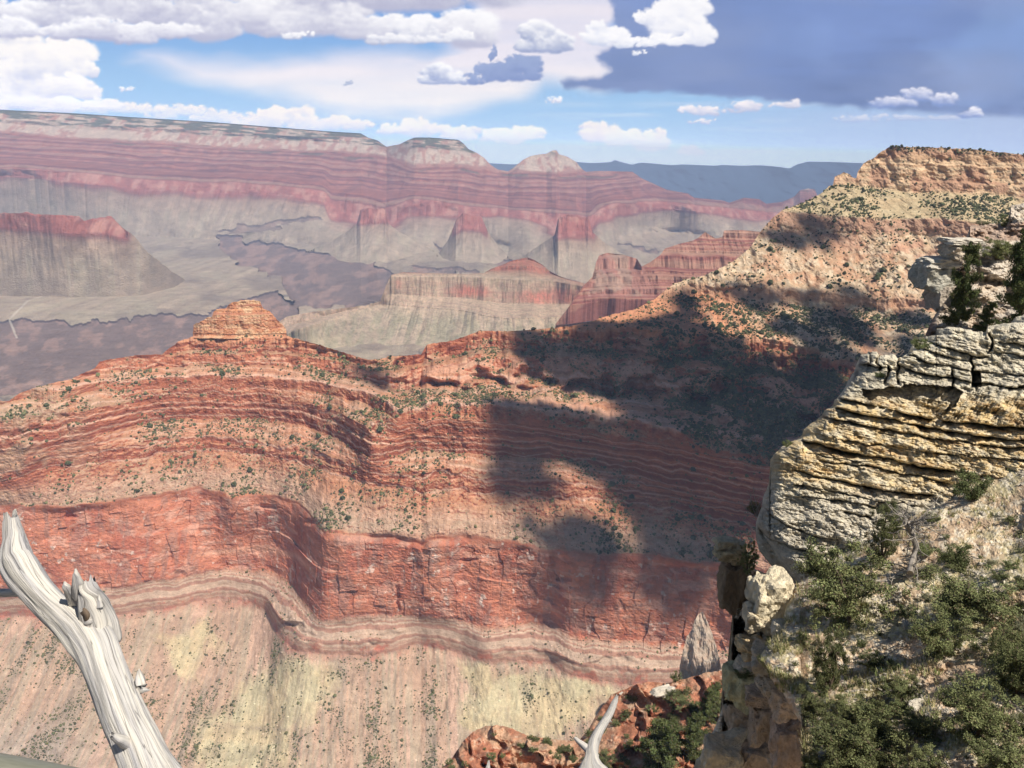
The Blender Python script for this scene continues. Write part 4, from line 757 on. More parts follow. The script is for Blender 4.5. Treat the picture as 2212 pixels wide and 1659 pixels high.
    # left end rounds away
    xe = np.interp(Y, [p[1] for p in reversed(crest)], [p[0] for p in reversed(crest)]); dist = np.clip(X - np.where(Y > 1130, 1633 + (Y - 1130) * .62, xe), 0, None)
    R += 2.6 * np.exp(-dist / 16); R += 3.5 * np.exp(-(bot - Y) / 14) * (X < 1735)
    sh = Sheet(); sh.X, sh.Y, sh.R, sh.S, sh.xs, sh.nx, sh.ny = X, Y, R, v, xs, len(xs), ny
    def colf(s):
        n = fbm(s.X / 60, s.S / 16, oct=5, seed=307); nf = fbm(s.X / 9, s.Y / 7, oct=4, seed=308)
        yl = sstep(845, 880, s.Y) * sstep(1085, 1020, s.Y - .12 * (s.X - 1800)); c = mix(mix(CREAM, GRY, sstep(.0, .7, n)), YELL, np.clip(yl * (.75 + .5 * nf), 0, 1))
        c = mix(c, np.array([.64, .57, .45]), sstep(1050, 1110, s.Y) * (.7 + .3 * n)); c = mix(c, CREAM * 1.06, yl * sstep(.1, .6, n) * .6)
        c = mix(c, np.array([.55, .32, .14]), sstep(.35, .8, fbm(s.X / 50, s.S / 7, oct=3, seed=309)) * yl * .55)
        c = mix(c, np.array([.24, .23, .2]), sstep(.35, .7, fbm(s.X / 14 + 30, s.Y / 18, oct=4, seed=313)) * sstep(860, 820, s.Y) * .55)
        return c * (1 + .1 * nf)[..., None]
    o = sheet_finish("rock_outcrop", sh, colf, M_lime, skirt=[(1.2, .05), (3.5, -.6), (6, -2)])
    tag(o, "cream and yellow layered limestone outcrop on the near right with thick overhanging ledges", "rock outcrop", kind='thing'); return sh
OUT = build_outcrop()

# ------------------------------------------------------------------ near brushy hillside, cliff edge and the red slope below
def plane_R(A, B, C_):
    pts = [at(*q) for q in (A, B, C_)]; n = np.cross(pts[1] - pts[0], pts[2] - pts[0]); k = n @ pts[0]
    def f(X, Y):
        d = ray(X, Y); t = k / (d @ n); return t * np.hypot(d[..., 0], d[..., 1])
    return f
def field_sheet(name, xs, top, bot, ny, Rf, colf, mat, skirt, jag=1.2, seed=0, smooth=False):
    tp = pl(top, xs) + jag * fbm(xs / 8, oct=3, seed=seed); bt = np.maximum(pl(bot, xs) + jag * 5 * fbm(xs / 12, oct=4, seed=seed + 1), tp + 2)
    X = np.broadcast_to(xs, (ny, len(xs))); Y = tp + (bt - tp) * np.linspace(0, 1, ny)[:, None]
    sh = Sheet(); sh.X, sh.Y, sh.S, sh.xs, sh.nx, sh.ny = X, Y, Y, xs, len(xs), ny; sh.R = Rf(X, Y, tp, bt)
    return sh, sheet_finish(name, sh, colf, mat, skirt=skirt, smooth=smooth)
M_soil = rock_mat("stony_soil", 1.6, .30, .55, .07, 1.0, scale2=.14)
def build_hillside():
    pr = plane_R((2150, 1100, 34.5), (2000, 1659, 20.8), (1700, 1400, 27.8))
    def Rf(X, Y, tp, bt):
        R = pr(X, Y); n = fbm(X / 120, Y / 90, oct=4, seed=321); R = R + .5 * n + .07 * fbm(X / 16, Y / 12, oct=4, seed=322) + .02 * fbm(X / 4, Y / 4, oct=2, seed=323)
        R += .9 * np.exp(-(bt - Y) / 9) * (X < 1750) + 1.2 * np.exp(-(Y - tp) / 14) * (X < 1900); return R
    def colf(s):
        n = fbm(s.X / 70, s.Y / 50, oct=5, seed=324); nf = fbm(s.X / 7, s.Y / 6, oct=4, seed=325)
        c = mix(np.array([.60, .44, .29]), np.array([.52, .44, .26]), sstep(-.2, .5, n)); c = mix(c, np.array([.68, .60, .46]), sstep(-.1, .5, nf + .3 * fbm(s.X / 40, s.Y / 60, oct=3, seed=326)) * .8)
        c = mix(c, np.array([.42, .28, .18]), sstep(.1, .6, -n) * .5); return c * (1 + .12 * nf)[..., None]
    top = [(1640, 1420), (1665, 1385), (1686, 1360), (1700, 1300), (1722, 1262), (1760, 1240), (1850, 1180), (1900, 1150), (1950, 1128), (1996, 1102), (2030, 1092), (2054, 1078), (2100, 1045), (2134, 1020), (2184, 998), (2212, 984), (2350, 955)]
    bot = [(1640, 1426), (1665, 1460), (1690, 1500), (1715, 1540), (1730, 1562), (1745, 1900), (2350, 1900)]
    return field_sheet("hillside", np.arange(1640, 2345, 1.0), top, bot, 640, Rf, colf, M_soil, [(1, -.2), (2.5, -1.4)], seed=327)[0]
HILL = build_hillside()
M_cliff = rock_mat("cliff_rock", 1.8, .32, 1.0, .2, .6, scale2=.22)
def build_cliff():
    blobs = [(1655, 1290, 34, 50, 2.6), (1635, 1335, 26, 26, 1.5), (1628, 1400, 26, 17, 3.0), (1612, 1380, 14, 10, 2.0), (1595, 1485, 36, 36, 3.5), (1660, 1440, 40, 28, 3.0), (1665, 1480, 36, 22, 3.2), (1700, 1520, 24, 26, 2.5), (1562, 1640, 40, 46, 3.4), (1745, 1480, 60, 60, 2), (1730, 1640, 30, 18, 3), (1700, 1400, 30, 30, 2.5)]
    def Rf(X, Y, tp, bt):
        R = 41 - (X - 1600) * .02 - (Y - 1300) * .012 + 0 * X; R = R + 5.5 * pmask([(1584, 1296), (1622, 1290), (1630, 1350), (1604, 1370), (1612, 1440), (1580, 1446)], X + 5 * fbm(Y / 20, oct=3, seed=331), Y)
        for cx, cy2, rx, ry, h in blobs: q = ((X - cx) / rx) ** 2 + ((Y - cy2) / ry) ** 2; R = R - h * np.clip(1 - q ** 1.6, 0, 1) ** .5 * .5
        R += 1.2 * fbm(X / 34, Y / 40, oct=5, seed=332) + .3 * ridged(X / 14, Y / 14, oct=4, seed=333) + .5 * vnoise(np.floor(X / 17 + .6 * fbm(X / 30, Y / 30, oct=2, seed=345)) * 1.3, np.floor(Y / 13 + X / 60) * 1.7, seed=346) - (Y - 1300) * .004 + .18 * fbm(X / 5, Y / 5, oct=3, seed=334)
        R += 1.8 * sstep(1495, 1530, Y + 12 * fbm(X / 20, Y / 20, oct=3, seed=335)) * sstep(1596, 1625, X + 10 * fbm(X / 20 + 5, Y / 24, oct=3, seed=339))
        R += 2.5 * np.exp(-(Y - tp) / 10); return R
    def colf(s):
        n = fbm(s.X / 30, s.Y / 36, oct=5, seed=336); c = mix(np.array([.56, .43, .28]), np.array([.68, .59, .43]), sstep(-.4, .3, n)); c = mix(c, np.array([.58, .36, .19]), sstep(.3, .7, fbm(s.X / 22 + 9, s.Y / 30, oct=4, seed=337)) * .7)
        c = mix(c, np.array([.30, .18, .13]), sstep(1500, 1560, s.Y) * sstep(1600, 1640, s.X) * .6); c = mix(c, np.array([.44, .42, .2]), pmask([(1560, 1455), (1600, 1450), (1628, 1480), (1600, 1510), (1575, 1500)], s.X, s.Y) * .6)  # shade of the lower right face painted in as dark brown, then greenish block
        return c * (1 + .14 * n)[..., None]
    top = [(1515, 1665), (1522, 1622), (1532, 1596), (1548, 1562), (1560, 1530), (1563, 1462), (1568, 1452), (1577, 1440), (1583, 1350), (1584, 1298), (1606, 1290), (1612, 1240), (1628, 1228), (1660, 1240), (1700, 1262), (1790, 1262)]
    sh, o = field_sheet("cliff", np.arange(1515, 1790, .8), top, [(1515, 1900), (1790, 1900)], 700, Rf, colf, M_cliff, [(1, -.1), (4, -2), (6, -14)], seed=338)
    tag(o, kind='structure')
    # free-standing pillar by the edge: shaft darkened in colour as shade, under pale stacked cap rocks
    root = bpy.data.objects.new("rock_pillar", None); COL.objects.link(root); C0 = at(1576, 1250, 43.0); root.location = C0; k = np.linalg.norm(C0) / FOC
    tag(root, "narrow shaded rock pillar with stacked pale cap rocks standing off the near cliff edge", "rock pillar")
    def piece(nm, x, y, dep, rx, ry, rz, seed, col, block=.75, rough=.3):
        o = rock_mesh(nm, seed, M_cliff, col, ico=ICO4, flat=1, rough=rough, block=block); o.parent = root; p = at(x, y, 43.0 + dep) - C0; o.location = p; o.scale = (rx * k, rz * k, ry * k); return o
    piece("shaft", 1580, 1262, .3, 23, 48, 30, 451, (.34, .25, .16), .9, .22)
    piece("cap_rock", 1562, 1173, -.2, 17, 10, 18, 452, (.64, .55, .38)); piece("cap_rock", 1590, 1180, .2, 16, 11, 18, 453, (.58, .48, .32)); piece("cap_rock", 1568, 1196, -.3, 19, 12, 22, 454, (.62, .50, .30)); piece("cap_rock", 1594, 1204, .3, 16, 13, 20, 455, (.55, .44, .28))
    return sh
CLIFF = build_cliff()
M_redsoil = rock_mat("red_earth", 6, .3, .7, .35, 1.0, scale2=.9)
def build_red_slope():
    def Rf(X, Y, tp, bt):
        R = 214 - (Y - 1480) * .16 - (X - 1300) * .03; R = R + 3.4 * fbm(X / 90, Y / 70, oct=3, seed=351) + .6 * fbm(X / 16, Y / 14, oct=4, seed=352)
        rid = ridged((X - .55 * Y) / 60 + .35 * fbm(X / 40, Y / 40, oct=3, seed=350), (X * .3 + Y) / 150, oct=3, seed=353); R -= 3.0 * sstep(.5, .7, rid); R += 2 * np.exp(-(Y - tp) / 12); return R
    def colf(s):
        n = fbm(s.X / 40, s.Y / 36, oct=5, seed=354); nf = fbm(s.X / 9, s.Y / 8, oct=4, seed=355)
        c = mix(np.array([.46, .195, .115]), np.array([.52, .32, .20]), sstep(-.2, .6, n + .4 * sstep(1450, 1560, s.X))); c = mix(c, np.array([.36, .12, .075]), sstep(45, 65, s.slope) * .5); c = mix(c, np.array([.62, .47, .33]), sstep(.4, .7, nf) * .5); return c * (1 + .1 * nf)[..., None]
    top = [(925, 1700), (950, 1662), (975, 1640), (1000, 1602), (1020, 1582), (1050, 1568), (1075, 1566), (1106, 1574), (1140, 1588), (1200, 1598), (1250, 1600), (1268, 1582), (1285, 1550), (1300, 1528), (1320, 1502), (1345, 1490), (1375, 1479), (1400, 1473), (1440, 1476), (1480, 1466), (1530, 1452), (1580, 1445), (1800, 1440)]
    return field_sheet("red_slope", np.arange(925, 1800, 1.15), top, [(925, 1705), (960, 1900), (1800, 1900)], 330, Rf, colf, M_redsoil, [(8, -3), (30, -40), (60, -200)], seed=356)[0]
REDS = build_red_slope()
def build_upper_rock():
    def Rf(X, Y, tp, bt):
        R = 64 + (700 - Y) * .072 - (X - 2100) * .012; st = np.sin((Y + .12 * X) / 11.0 + 2 * fbm(X / 60, Y / 60, oct=2, seed=361)); R = R + .9 * st * (1 - sstep(2080, 2150, X) * .7) + 1.2 * fbm(X / 40, Y / 22, oct=5, seed=362) + .25 * fbm(X / 9, Y / 5, oct=4, seed=363)
        R += 3 * np.exp(-(X - 1990) / 14); R += 2.5 * np.exp(-(Y - tp) / 8); return R
    def colf(s):
        n = fbm(s.X / 30, s.Y / 16, oct=5, seed=364); c = mix(np.array([.70, .60, .48]), np.array([.56, .44, .32]), sstep(.0, .7, n)); c = mix(c, np.array([.50, .33, .24]), pmask([(2090, 488), (2345, 470), (2345, 520), (2130, 520), (2096, 524)], s.X, s.Y) * .7)
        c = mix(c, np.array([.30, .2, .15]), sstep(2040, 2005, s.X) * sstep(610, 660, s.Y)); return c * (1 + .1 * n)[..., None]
    top = [(1985, 762), (1994, 736), (2006, 706), (2020, 680), (2034, 655), (2046, 620), (2058, 580), (2072, 548), (2086, 520), (2096, 487), (2134, 484), (2174, 481), (2178, 470), (2184, 444), (2212, 438), (2345, 415)]
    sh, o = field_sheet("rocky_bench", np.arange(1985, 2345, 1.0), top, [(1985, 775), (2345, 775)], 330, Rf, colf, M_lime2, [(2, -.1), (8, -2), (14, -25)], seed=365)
    root = bpy.data.objects.new("rock_ledge", None); COL.objects.link(root); C0 = at(2020, 596, 70); root.location = C0; k = np.linalg.norm(C0) / FOC
    tag(root, "pale grey limestone blocks jutting left over the drop beside the tall dark pine", "rock ledge")
    for (x, y, rx, ry, sd, cl) in ((2022, 567, 32, 9, 461, (.62, .56, .46)), (2016, 600, 34, 24, 462, (.56, .52, .42)), (2036, 640, 24, 24, 463, (.5, .42, .33)), (2074, 522, 34, 6, 464, (.7, .62, .5)), (2070, 545, 30, 13, 465, (.6, .5, .38))):
        o = rock_mesh("block", sd, M_lime2, cl, ico=ICO4, flat=1, rough=.22, block=.9); o.parent = root; o.location = at(x, y, 70) - C0; o.scale = (rx * k * .86, 34 * k, ry * k)
    return sh
M_lime2 = rock_mat("bench_limestone", 2.6, .25, 1.0, .3, 2.0, spec=.1, scale2=.4)
BENCH = build_upper_rock()
def build_spire():
    def Rf(X, Y, tp, bt): return 1075 - (Y - 1320) * .25 + 6 * np.abs((X - 1512) / 40) ** 1.5 + 4 * fbm(X / 12, Y / 30, oct=4, seed=371) + 20 * np.exp(-(bt - Y) / 9)
    def cf(s):
        n = fbm(s.X / 12, s.Y / 7, oct=4, seed=372); return mix(np.array([.47, .37, .28]), np.array([.50, .36, .26]), sstep(-.3, .5, n))
    sh, o = field_sheet("rock_spire", np.arange(1468, 1558, .8), [(1468, 1440), (1476, 1404), (1484, 1374), (1495, 1360), (1500, 1342), (1508, 1328), (1517, 1321), (1523, 1330), (1530, 1346), (1538, 1368), (1548, 1396), (1558, 1442)], [(1468, 1440), (1490, 1452), (1530, 1452), (1558, 1443)], 150, Rf, cf, M_ridge, [(8, -4), (20, -60), (30, -120)], jag=1.0, seed=373)
    tag(o, "small grey pointed rock spire below the red cliff beside the near cliff edge", "rock spire", kind='thing')
build_spire()
# ------------------------------------------------------------------ trees and bushes of the near slopes (pixel of foot, height, width in pixels)
def put(kind, sh, x, y, h, wd, label=None, cat=None, group=None, idx=None, P=None, hs=1.0):
    P = ground(sh, x, y) if P is None else P; D = np.linalg.norm(P); k = D / FOC
    return plant(kind, P, h * k * (.95 if kind == 'pine' else .74), wd * k * (1.05 if kind == 'pine' else (1.0 if group is None else .86)), label, cat, group, idx=idx, sink=.03 * h * k)
J = 'juniper'
put(J, HILL, 1825, 1345, 235, 200, "largest grey green juniper spreading below the rounded end of limestone outcrop", J, idx=0)
put(J, HILL, 1790, 1490, 190, 92, "tall narrow juniper growing directly below the largest juniper on the brushy slope", J, idx=1)
put(J, HILL, 1905, 1200, 170, 72, "slim young juniper rising in front of the pale outcrop foot left of dead tree", J, idx=1)
put(J, HILL, 2108, 1335, 140, 200, "broad dark green juniper right of the dead twisted tree, at the right side", J, idx=2)
put(J, HILL, 2040, 1410, 140, 125, "loose grey green juniper just below the broad one right of dead tree", J, idx=0)
put(J, HILL, 2112, 1590, 160, 170, "bushy juniper near lower right corner above bright grass", J, idx=1)
put(J, HILL, 2195, 1500, 190, 110, "dark juniper cut by right edge of the view midway down brushy slope", J, idx=2)
put(J, HILL, 1880, 1655, 160, 200, "wide sparse olive juniper at bottom of the brushy slope with bare twigs", J, idx=0)
put(J, HILL, 1765, 1560, 110, 90, "small juniper near slope's left edge above the shaded cliff", J, idx=2)
put(J, HILL, 2205, 1690, 110, 150, "shadowy juniper in the bottom right corner", J, idx=0)
put('shrub', HILL, 2060, 1222, 75, 66, "round deep green bush right of the dead twisted tree", 'bush', idx=0)
put('shrub', HILL, 2098, 1078, 88, 86, "dark green bush against the foot of the yellow ledges", 'bush', idx=1)
put('shrub', HILL, 1885, 1440, 52, 58, "round grey green bush alone on bare stony soil mid slope", 'bush', idx=1)
put('shrub', HILL, 1960, 1330, 34, 55, "low bright green bush above the long pale stone", 'bush', idx=0)
put('shrub', HILL, 1940, 1545, 46, 44, "bright green bush just above the wide sparse olive juniper", 'bush', idx=0)
put(J, CLIFF, 1690, 1400, 62, 75, "small juniper on the cliff edge left of the tall narrow juniper", J, idx=1)
put(J, CLIFF, 1615, 1225, 92, 46, "slender green juniper clinging between pale pillar and rounded outcrop", J, idx=1, P=at(1615, 1232, 39.5))
put('shrub', CLIFF, 1610, 1462, 30, 40, "green bush over the greenish rock block at the cliff edge", 'bush', idx=0, P=at(1604, 1462, 32.4))
put('shrub', CLIFF, 1685, 1452, 26, 40, "grey green bush between the rock blocks below the small cliff edge juniper", 'bush', idx=1, P=at(1688, 1455, 30))
put('shrub', CLIFF, 1655, 1335, 40, 44, "grey green bush on the lit rock at cliff edge", 'bush', idx=1)
put('shrub', OUT, 1700, 965, 24, 26, "tiny bush on outcrop's left shoulder", 'bush', idx=0)
put('shrub', OUT, 1640, 1105, 40, 34, "dark bush at the foot of bare snag twigs left of outcrop", 'bush', idx=1, P=at(1628, 1108, 43.0))
put('shrub', OUT, 1898, 815, 20, 22, "little green bush in a crack of the grey upper ledges", 'bush', idx=0)
put('pine', BENCH, 2066, 712, 180, 66, "tall dark pine standing in front of the white limestone bench", 'pine', idx=0)
put('pine', BENCH, 2204, 715, 200, 92, "broad dark pine at right edge above the outcrop", 'pine', idx=1)
put('pine', BENCH, 2124, 722, 70, 44, "shorter pine between the two dark pines above the outcrop", 'pine', idx=0)
put(J, BENCH, 2150, 560, 66, 76, "umbrella shaped juniper on the white limestone bench", J, idx=2)
put(J, BENCH, 2170, 488, 32, 34, "small juniper on the far end of the white bench, topmost near tree", J, idx=0)
put('sage', BENCH, 2120, 482, 14, 32, "grey low bush beside the topmost small juniper on the bench", 'bush', idx=0)
put('shrub', BENCH, 1990, 760, 40, 40, "yellow green bush at the top edge of layered outcrop's left shoulder", 'bush', idx=0, P=at(1985, 752, 44))
# red slope below
put('pine', REDS, 1408, 1690, 150, 120, "bright green fir at the bottom edge right of the small dead branch", 'fir', idx=1)
put(J, REDS, 1312, 1668, 66, 70, "green juniper just right of the small dead branch at bottom edge", J, idx=1)
put('pine', REDS, 1452, 1640, 90, 60, "dark shaded fir behind the bright green fir", 'fir', idx=0)
put('pine', REDS, 1500, 1650, 110, 70, "dark fir in the shadow of near cliff, right of the bright fir", 'fir', idx=1)
put('pine', REDS, 1525, 1560, 90, 50, "dark slim fir in the ravine left of the cliff", 'fir', idx=0)
put(J, REDS, 1562, 1545, 66, 52, "green juniper at the foot of the cliff above the ravine", J, idx=2)
rr = random.Random(11)
for i in range(30):
    x = rr.uniform(1440, 1580); y = rr.uniform(1465, 1620); s = rr.uniform(20, 42)
    put(J, REDS, x, y, s, s * rr.uniform(1, 1.4), "grey green juniper among the cluster on red slope beside the near cliff", J, "junipers on the red slope beside the cliff")
for i in range(110):
    x = rr.uniform(960, 1450); y = rr.uniform(1500, 1665); s = rr.uniform(7, 20)
    if y < pl([(925, 1700), (1000, 1612), (1075, 1580), (1250, 1612), (1300, 1540), (1345, 1500), (1450, 1490)], x): continue
    put('shrub', REDS, x, y, s, s * rr.uniform(1, 1.5), "low green scrub bush dotted on the red earth slope", 'bush', "scrub bushes on the red slope")
for i in range(22):
    x = rr.uniform(1740, 2300); y = rr.uniform(1450, 1690) if i % 2 else rr.uniform(1250, 1690); s = rr.uniform(50, 95)
    if x < 2000 and 1300 < y < 1480: continue
    put(J, HILL, x, y, s, s * rr.uniform(1.0, 1.35), "medium sized juniper standing among many others over the lower brushy slope", J, "middling junipers of the lower brushy slope")
# small bushes of the brushy slope
cnt = 0
while cnt < 120:
    x = rr.uniform(1690, 2330); y = rr.uniform(1060, 1690)
    if y < pl([(1690, 1420), (1760, 1330), (1900, 1180), (2000, 1115), (2100, 1060), (2212, 1000), (2330, 970)], x) + 12 or (x < 1745 and y > 1480): continue
    dens = .35 + .5 * (y > 1500) + .3 * (x > 2050)
    if rr.random() > dens: continue
    cnt += 1; s = rr.uniform(10, 30); kd = rr.choice(['shrub', 'sage', 'sage', 'shrub', J])
    put(kd, HILL, x, y, s, s * rr.uniform(1.1, 1.7), {'shrub': "small green bush among the grass of brushy slope", 'sage': "small pale grey bush among grass of brushy slope", J: "small juniper seedling bush among the grass of brushy slope"}[kd], 'bush' if kd != J else J, "small bushes over the brushy slope")
# loose stones
def edge_rocks():
    for i, (x, y, rx, ry, R, cl) in enumerate(((1660, 1285, 34, 42, 32.5, (.70, .60, .42)), (1640, 1338, 24, 20, 32, (.62, .52, .36)), (1626, 1400, 26, 15, 31.5, (.74, .56, .32)), (1668, 1425, 34, 22, 30.5, (.66, .55, .40)), (1672, 1470, 30, 20, 30, (.62, .50, .36)), (1600, 1482, 30, 30, 33, (.58, .52, .30)), (1700, 1520, 24, 24, 29, (.60, .45, .32)), (1562, 1632, 36, 38, 31, (.66, .55, .38)), (1700, 1372, 26, 22, 30, (.66, .57, .42)), (1612, 1440, 18, 14, 33, (.6, .5, .36)), (1640, 1505, 22, 16, 31, (.55, .42, .3)), (1602, 1560, 24, 34, 33, (.52, .40, .28)), (1655, 1560, 28, 40, 31, (.50, .38, .27)), (1700, 1610, 26, 44, 29.5, (.52, .38, .28)), (1630, 1650, 30, 40, 31.5, (.5, .38, .27)))):
        P = at(x, y, R); k = np.linalg.norm(P) / FOC; o = rock_mesh("rock", 520 + i, M_cliff, cl, ico=ICO4, flat=1, rough=.34, block=.85)
        o.location = P; o.scale = (rx * k * 1.02, rx * k * 1.15, ry * k * .95); o.rotation_euler = (rr.uniform(-.1, .1), rr.uniform(-.12, .12), rr.uniform(-.2, .2)); tag(o, "cream weathered rock block sticking out along the near cliff edge", 'rock', "rock blocks along the near cliff edge")
edge_rocks()
def stones():
    ro = []
    for k in range(4): ro.append(rock_mesh("rock", 400 + k, M_lime, (.68, .60, .48), flat=.5, rough=.45))
    used = set()
    def stone(sh, x, y, wpx, asp, rz, label, group=None, k=None):
        k = rr.randrange(4) if k is None else k; o = ro[k]
        if k in used: o = o.copy(); COL.objects.link(o)
        used.add(k); P = ground(sh, x, y); s = wpx * np.linalg.norm(P) / FOC / 2
        o.location = P; o.scale = (s, s * asp, s * .9); o.rotation_euler = (rr.uniform(-.2, .2), rr.uniform(-.2, .2), rz); tag(o, label, 'rock', group)
        if not group and 'group' in o: del o['group']
    stone(HILL, 1957, 1349, 36, .38, 1.1, "long pale slab stone lying on bare soil below the dead tree", k=0)
    stone(HILL, 1991, 1347, 13, .7, .3, "white stone just right of the long pale slab", k=1)
    stone(HILL, 1969, 1371, 15, .8, .9, "bright white stone just below the long pale slab", k=2)
    stone(HILL, 2013, 1110, 30, .7, .4, "blazing white boulder at the foot of outcrop above the dead tree", k=3)
    stone(HILL, 1985, 1525, 36, .6, .2, "grey boulder in the pale rubble beside wide olive juniper", k=0)
    stone(HILL, 2090, 1099, 12, .8, 0, "white stone on the slope below the dark bush by ledges", k=1)
    stone(REDS, 1434, 1494, 42, .55, .25, "huge pale boulder resting on the red slope", k=2)
    stone(REDS, 1343, 1496, 10, .5, .3, "small pale boulder left of the huge one on the red slope's crest", k=3)
    n = 0
    while n < 110:
        x = rr.uniform(1700, 2300); y = rr.uniform(1080, 1660)
        if y < pl([(1690, 1420), (1760, 1330), (1900, 1180), (2000, 1115), (2100, 1060), (2212, 1000), (2330, 970)], x) + 10 or (x < 1745 and y > 1480): continue
        n += 1; stone(HILL, x, y, rr.choice([4, 5, 6, 7, 9, 12]), rr.uniform(.5, 1), rr.uniform(0, 6), "pale limestone fragment scattered on the brushy slope", "loose stones on the brushy slope")
stones()
# grass tufts and gravel
def tufts():
    n = 8000; i = RNG.integers(0, HILL.nx, n); j = RNG.integers(2, HILL.ny, n); P = HILL.P[j, i]; keep = (fbm(HILL.X[j, i] / 50, HILL.Y[j, i] / 40, oct=3, seed=401) > .0); P = P[keep]; n = len(P)
    b = 7; a = RNG.uniform(0, 6.28, (n, b)); L = RNG.uniform(.10, .30, (n, 1)) * RNG.uniform(.6, 1.2, (n, b)); lean = RNG.uniform(.1, .8, (n, b)); w_ = .012
    d = np.stack([np.cos(a) * lean, np.sin(a) * lean, np.ones_like(a)], -1); d /= np.linalg.norm(d, axis=-1, keepdims=True); s = np.stack([-np.sin(a), np.cos(a), 0 * a], -1) * w_
    B = P[:, None] + np.stack([np.cos(a) * .04, np.sin(a) * .04, 0 * a - .02], -1); V = np.stack([B - s, B + s, B + d * L[..., None]], 2).reshape(-1, 3)
    pal = np.array([[.42, .36, .18], [.30, .30, .12], [.22, .26, .09], [.46, .40, .24]]); c = pal[RNG.integers(0, 4, n)] * RNG.uniform(.7, 1.2, (n, 1)); C = np.repeat(c, b * 3, 0)
    o = np_mesh("grass", V, np.arange(n * b * 3), M_leaf, C, nside=3); tag(o, "dry yellow green grass tufts covering the brushy slope", "grass", kind='stuff')
    n = 9000; i = RNG.integers(0, HILL.nx, n); j = RNG.integers(2, HILL.ny, n); P = HILL.P[j, i]; keep = fbm(HILL.X[j, i] / 34, HILL.Y[j, i] / 60, oct=3, seed=402) > .05; P = P[keep]; n = len(P)
    s = RNG.uniform(.02, .085, (n, 1, 1)); Vv = P[:, None] + ICOV[None] * s * np.array([1, 1, .6]) * RNG.uniform(.6, 1.3, (n, 12, 1)); Ff = ICOF[None] + 12 * np.arange(n)[:, None, None]
    c = np.array([.64, .56, .44]) * RNG.uniform(.6, 1.1, (n, 1)); o = np_mesh("gravel", Vv, Ff, M_lime, np.repeat(c, 12, 0), nside=3); tag(o, "pale limestone gravel between the tufts of brushy slope", "gravel", kind='stuff')
tufts()
# dead twisted tree
def dead_tree():
    P = ground(HILL, 1972, 1210); D = np.linalg.norm(P) / FOC; root = bpy.data.objects.new("dead_tree", None); COL.objects.link(root); root.location = P
    tag(root, "dead twisted juniper with thick grey trunk and bare branches in the middle of the slope", "dead tree")
    def q(x, y, dep=0.0): p = at(x, y, math.hypot(P[0], P[1]) * (1 - dep)); return p - P
    tr = [(q(1966, 1240, .06), .13), (q(1974, 1205, .03), .13), (q(1978, 1180, .03), .11), (q(1972, 1155, .03), .12), (q(1963, 1138, .035), .13), (q(1955, 1128, .04), .10)]
    tubes("trunk", [(np.array([a for a, b in tr]), [b for a, b in tr])], M_dead, root, 9, rough=.35, seed=5)
    rng = np.random.default_rng(12); paths = []
    for (x, y, n, up) in ((1962, 1132, 16, .3), (1975, 1160, 8, .1), (1968, 1225, 10, .0), (1964, 1245, 12, -.1)):
        for i in range(n):
            a = rng.uniform(0, 6.28); m, r = limb(rng, q(x, y, .04), (math.cos(a), math.sin(a) - .3, up + rng.uniform(-.4, .5)), rng.uniform(.5, 1.5), .028, 6, .35); paths.append((m, r))
            for k in range(3): m2, r2 = limb(rng, m[rng.integers(2, 6)], rng.normal(0, 1, 3), rng.uniform(.25, .6), .012, 4, .35); paths.append((m2, r2))
    tubes("branches", paths, M_dead, root, 5)
    P = at(1636, 1110, 42.5); r2 = bpy.data.objects.new("dead_snag", None); COL.objects.link(r2); r2.location = P; tag(r2, "bare twiggy snag sticking out left of the outcrop's rounded end", "dead shrub")
    paths = []; k = np.linalg.norm(P) / FOC
    for (dx, dz) in ((-22, 42), (-34, 26), (-8, 60), (2, 40), (-14, 30), (-30, 38)):
        m, r = limb(rng, (0, 0, -.2), (dx, rng.uniform(-10, 10), dz), math.hypot(dx, dz) * k * 1.15, .028, 7, .16); paths.append((m, r))
        for t in range(4): m2, rr2 = limb(rng, m[rng.integers(3, 7)], (dx + rng.normal(0, 22), rng.normal(0, 12), dz * .7), .4, .012, 4, .25); paths.append((m2, rr2))
    tubes("branches", paths, M_dead, r2, 5)
dead_tree()

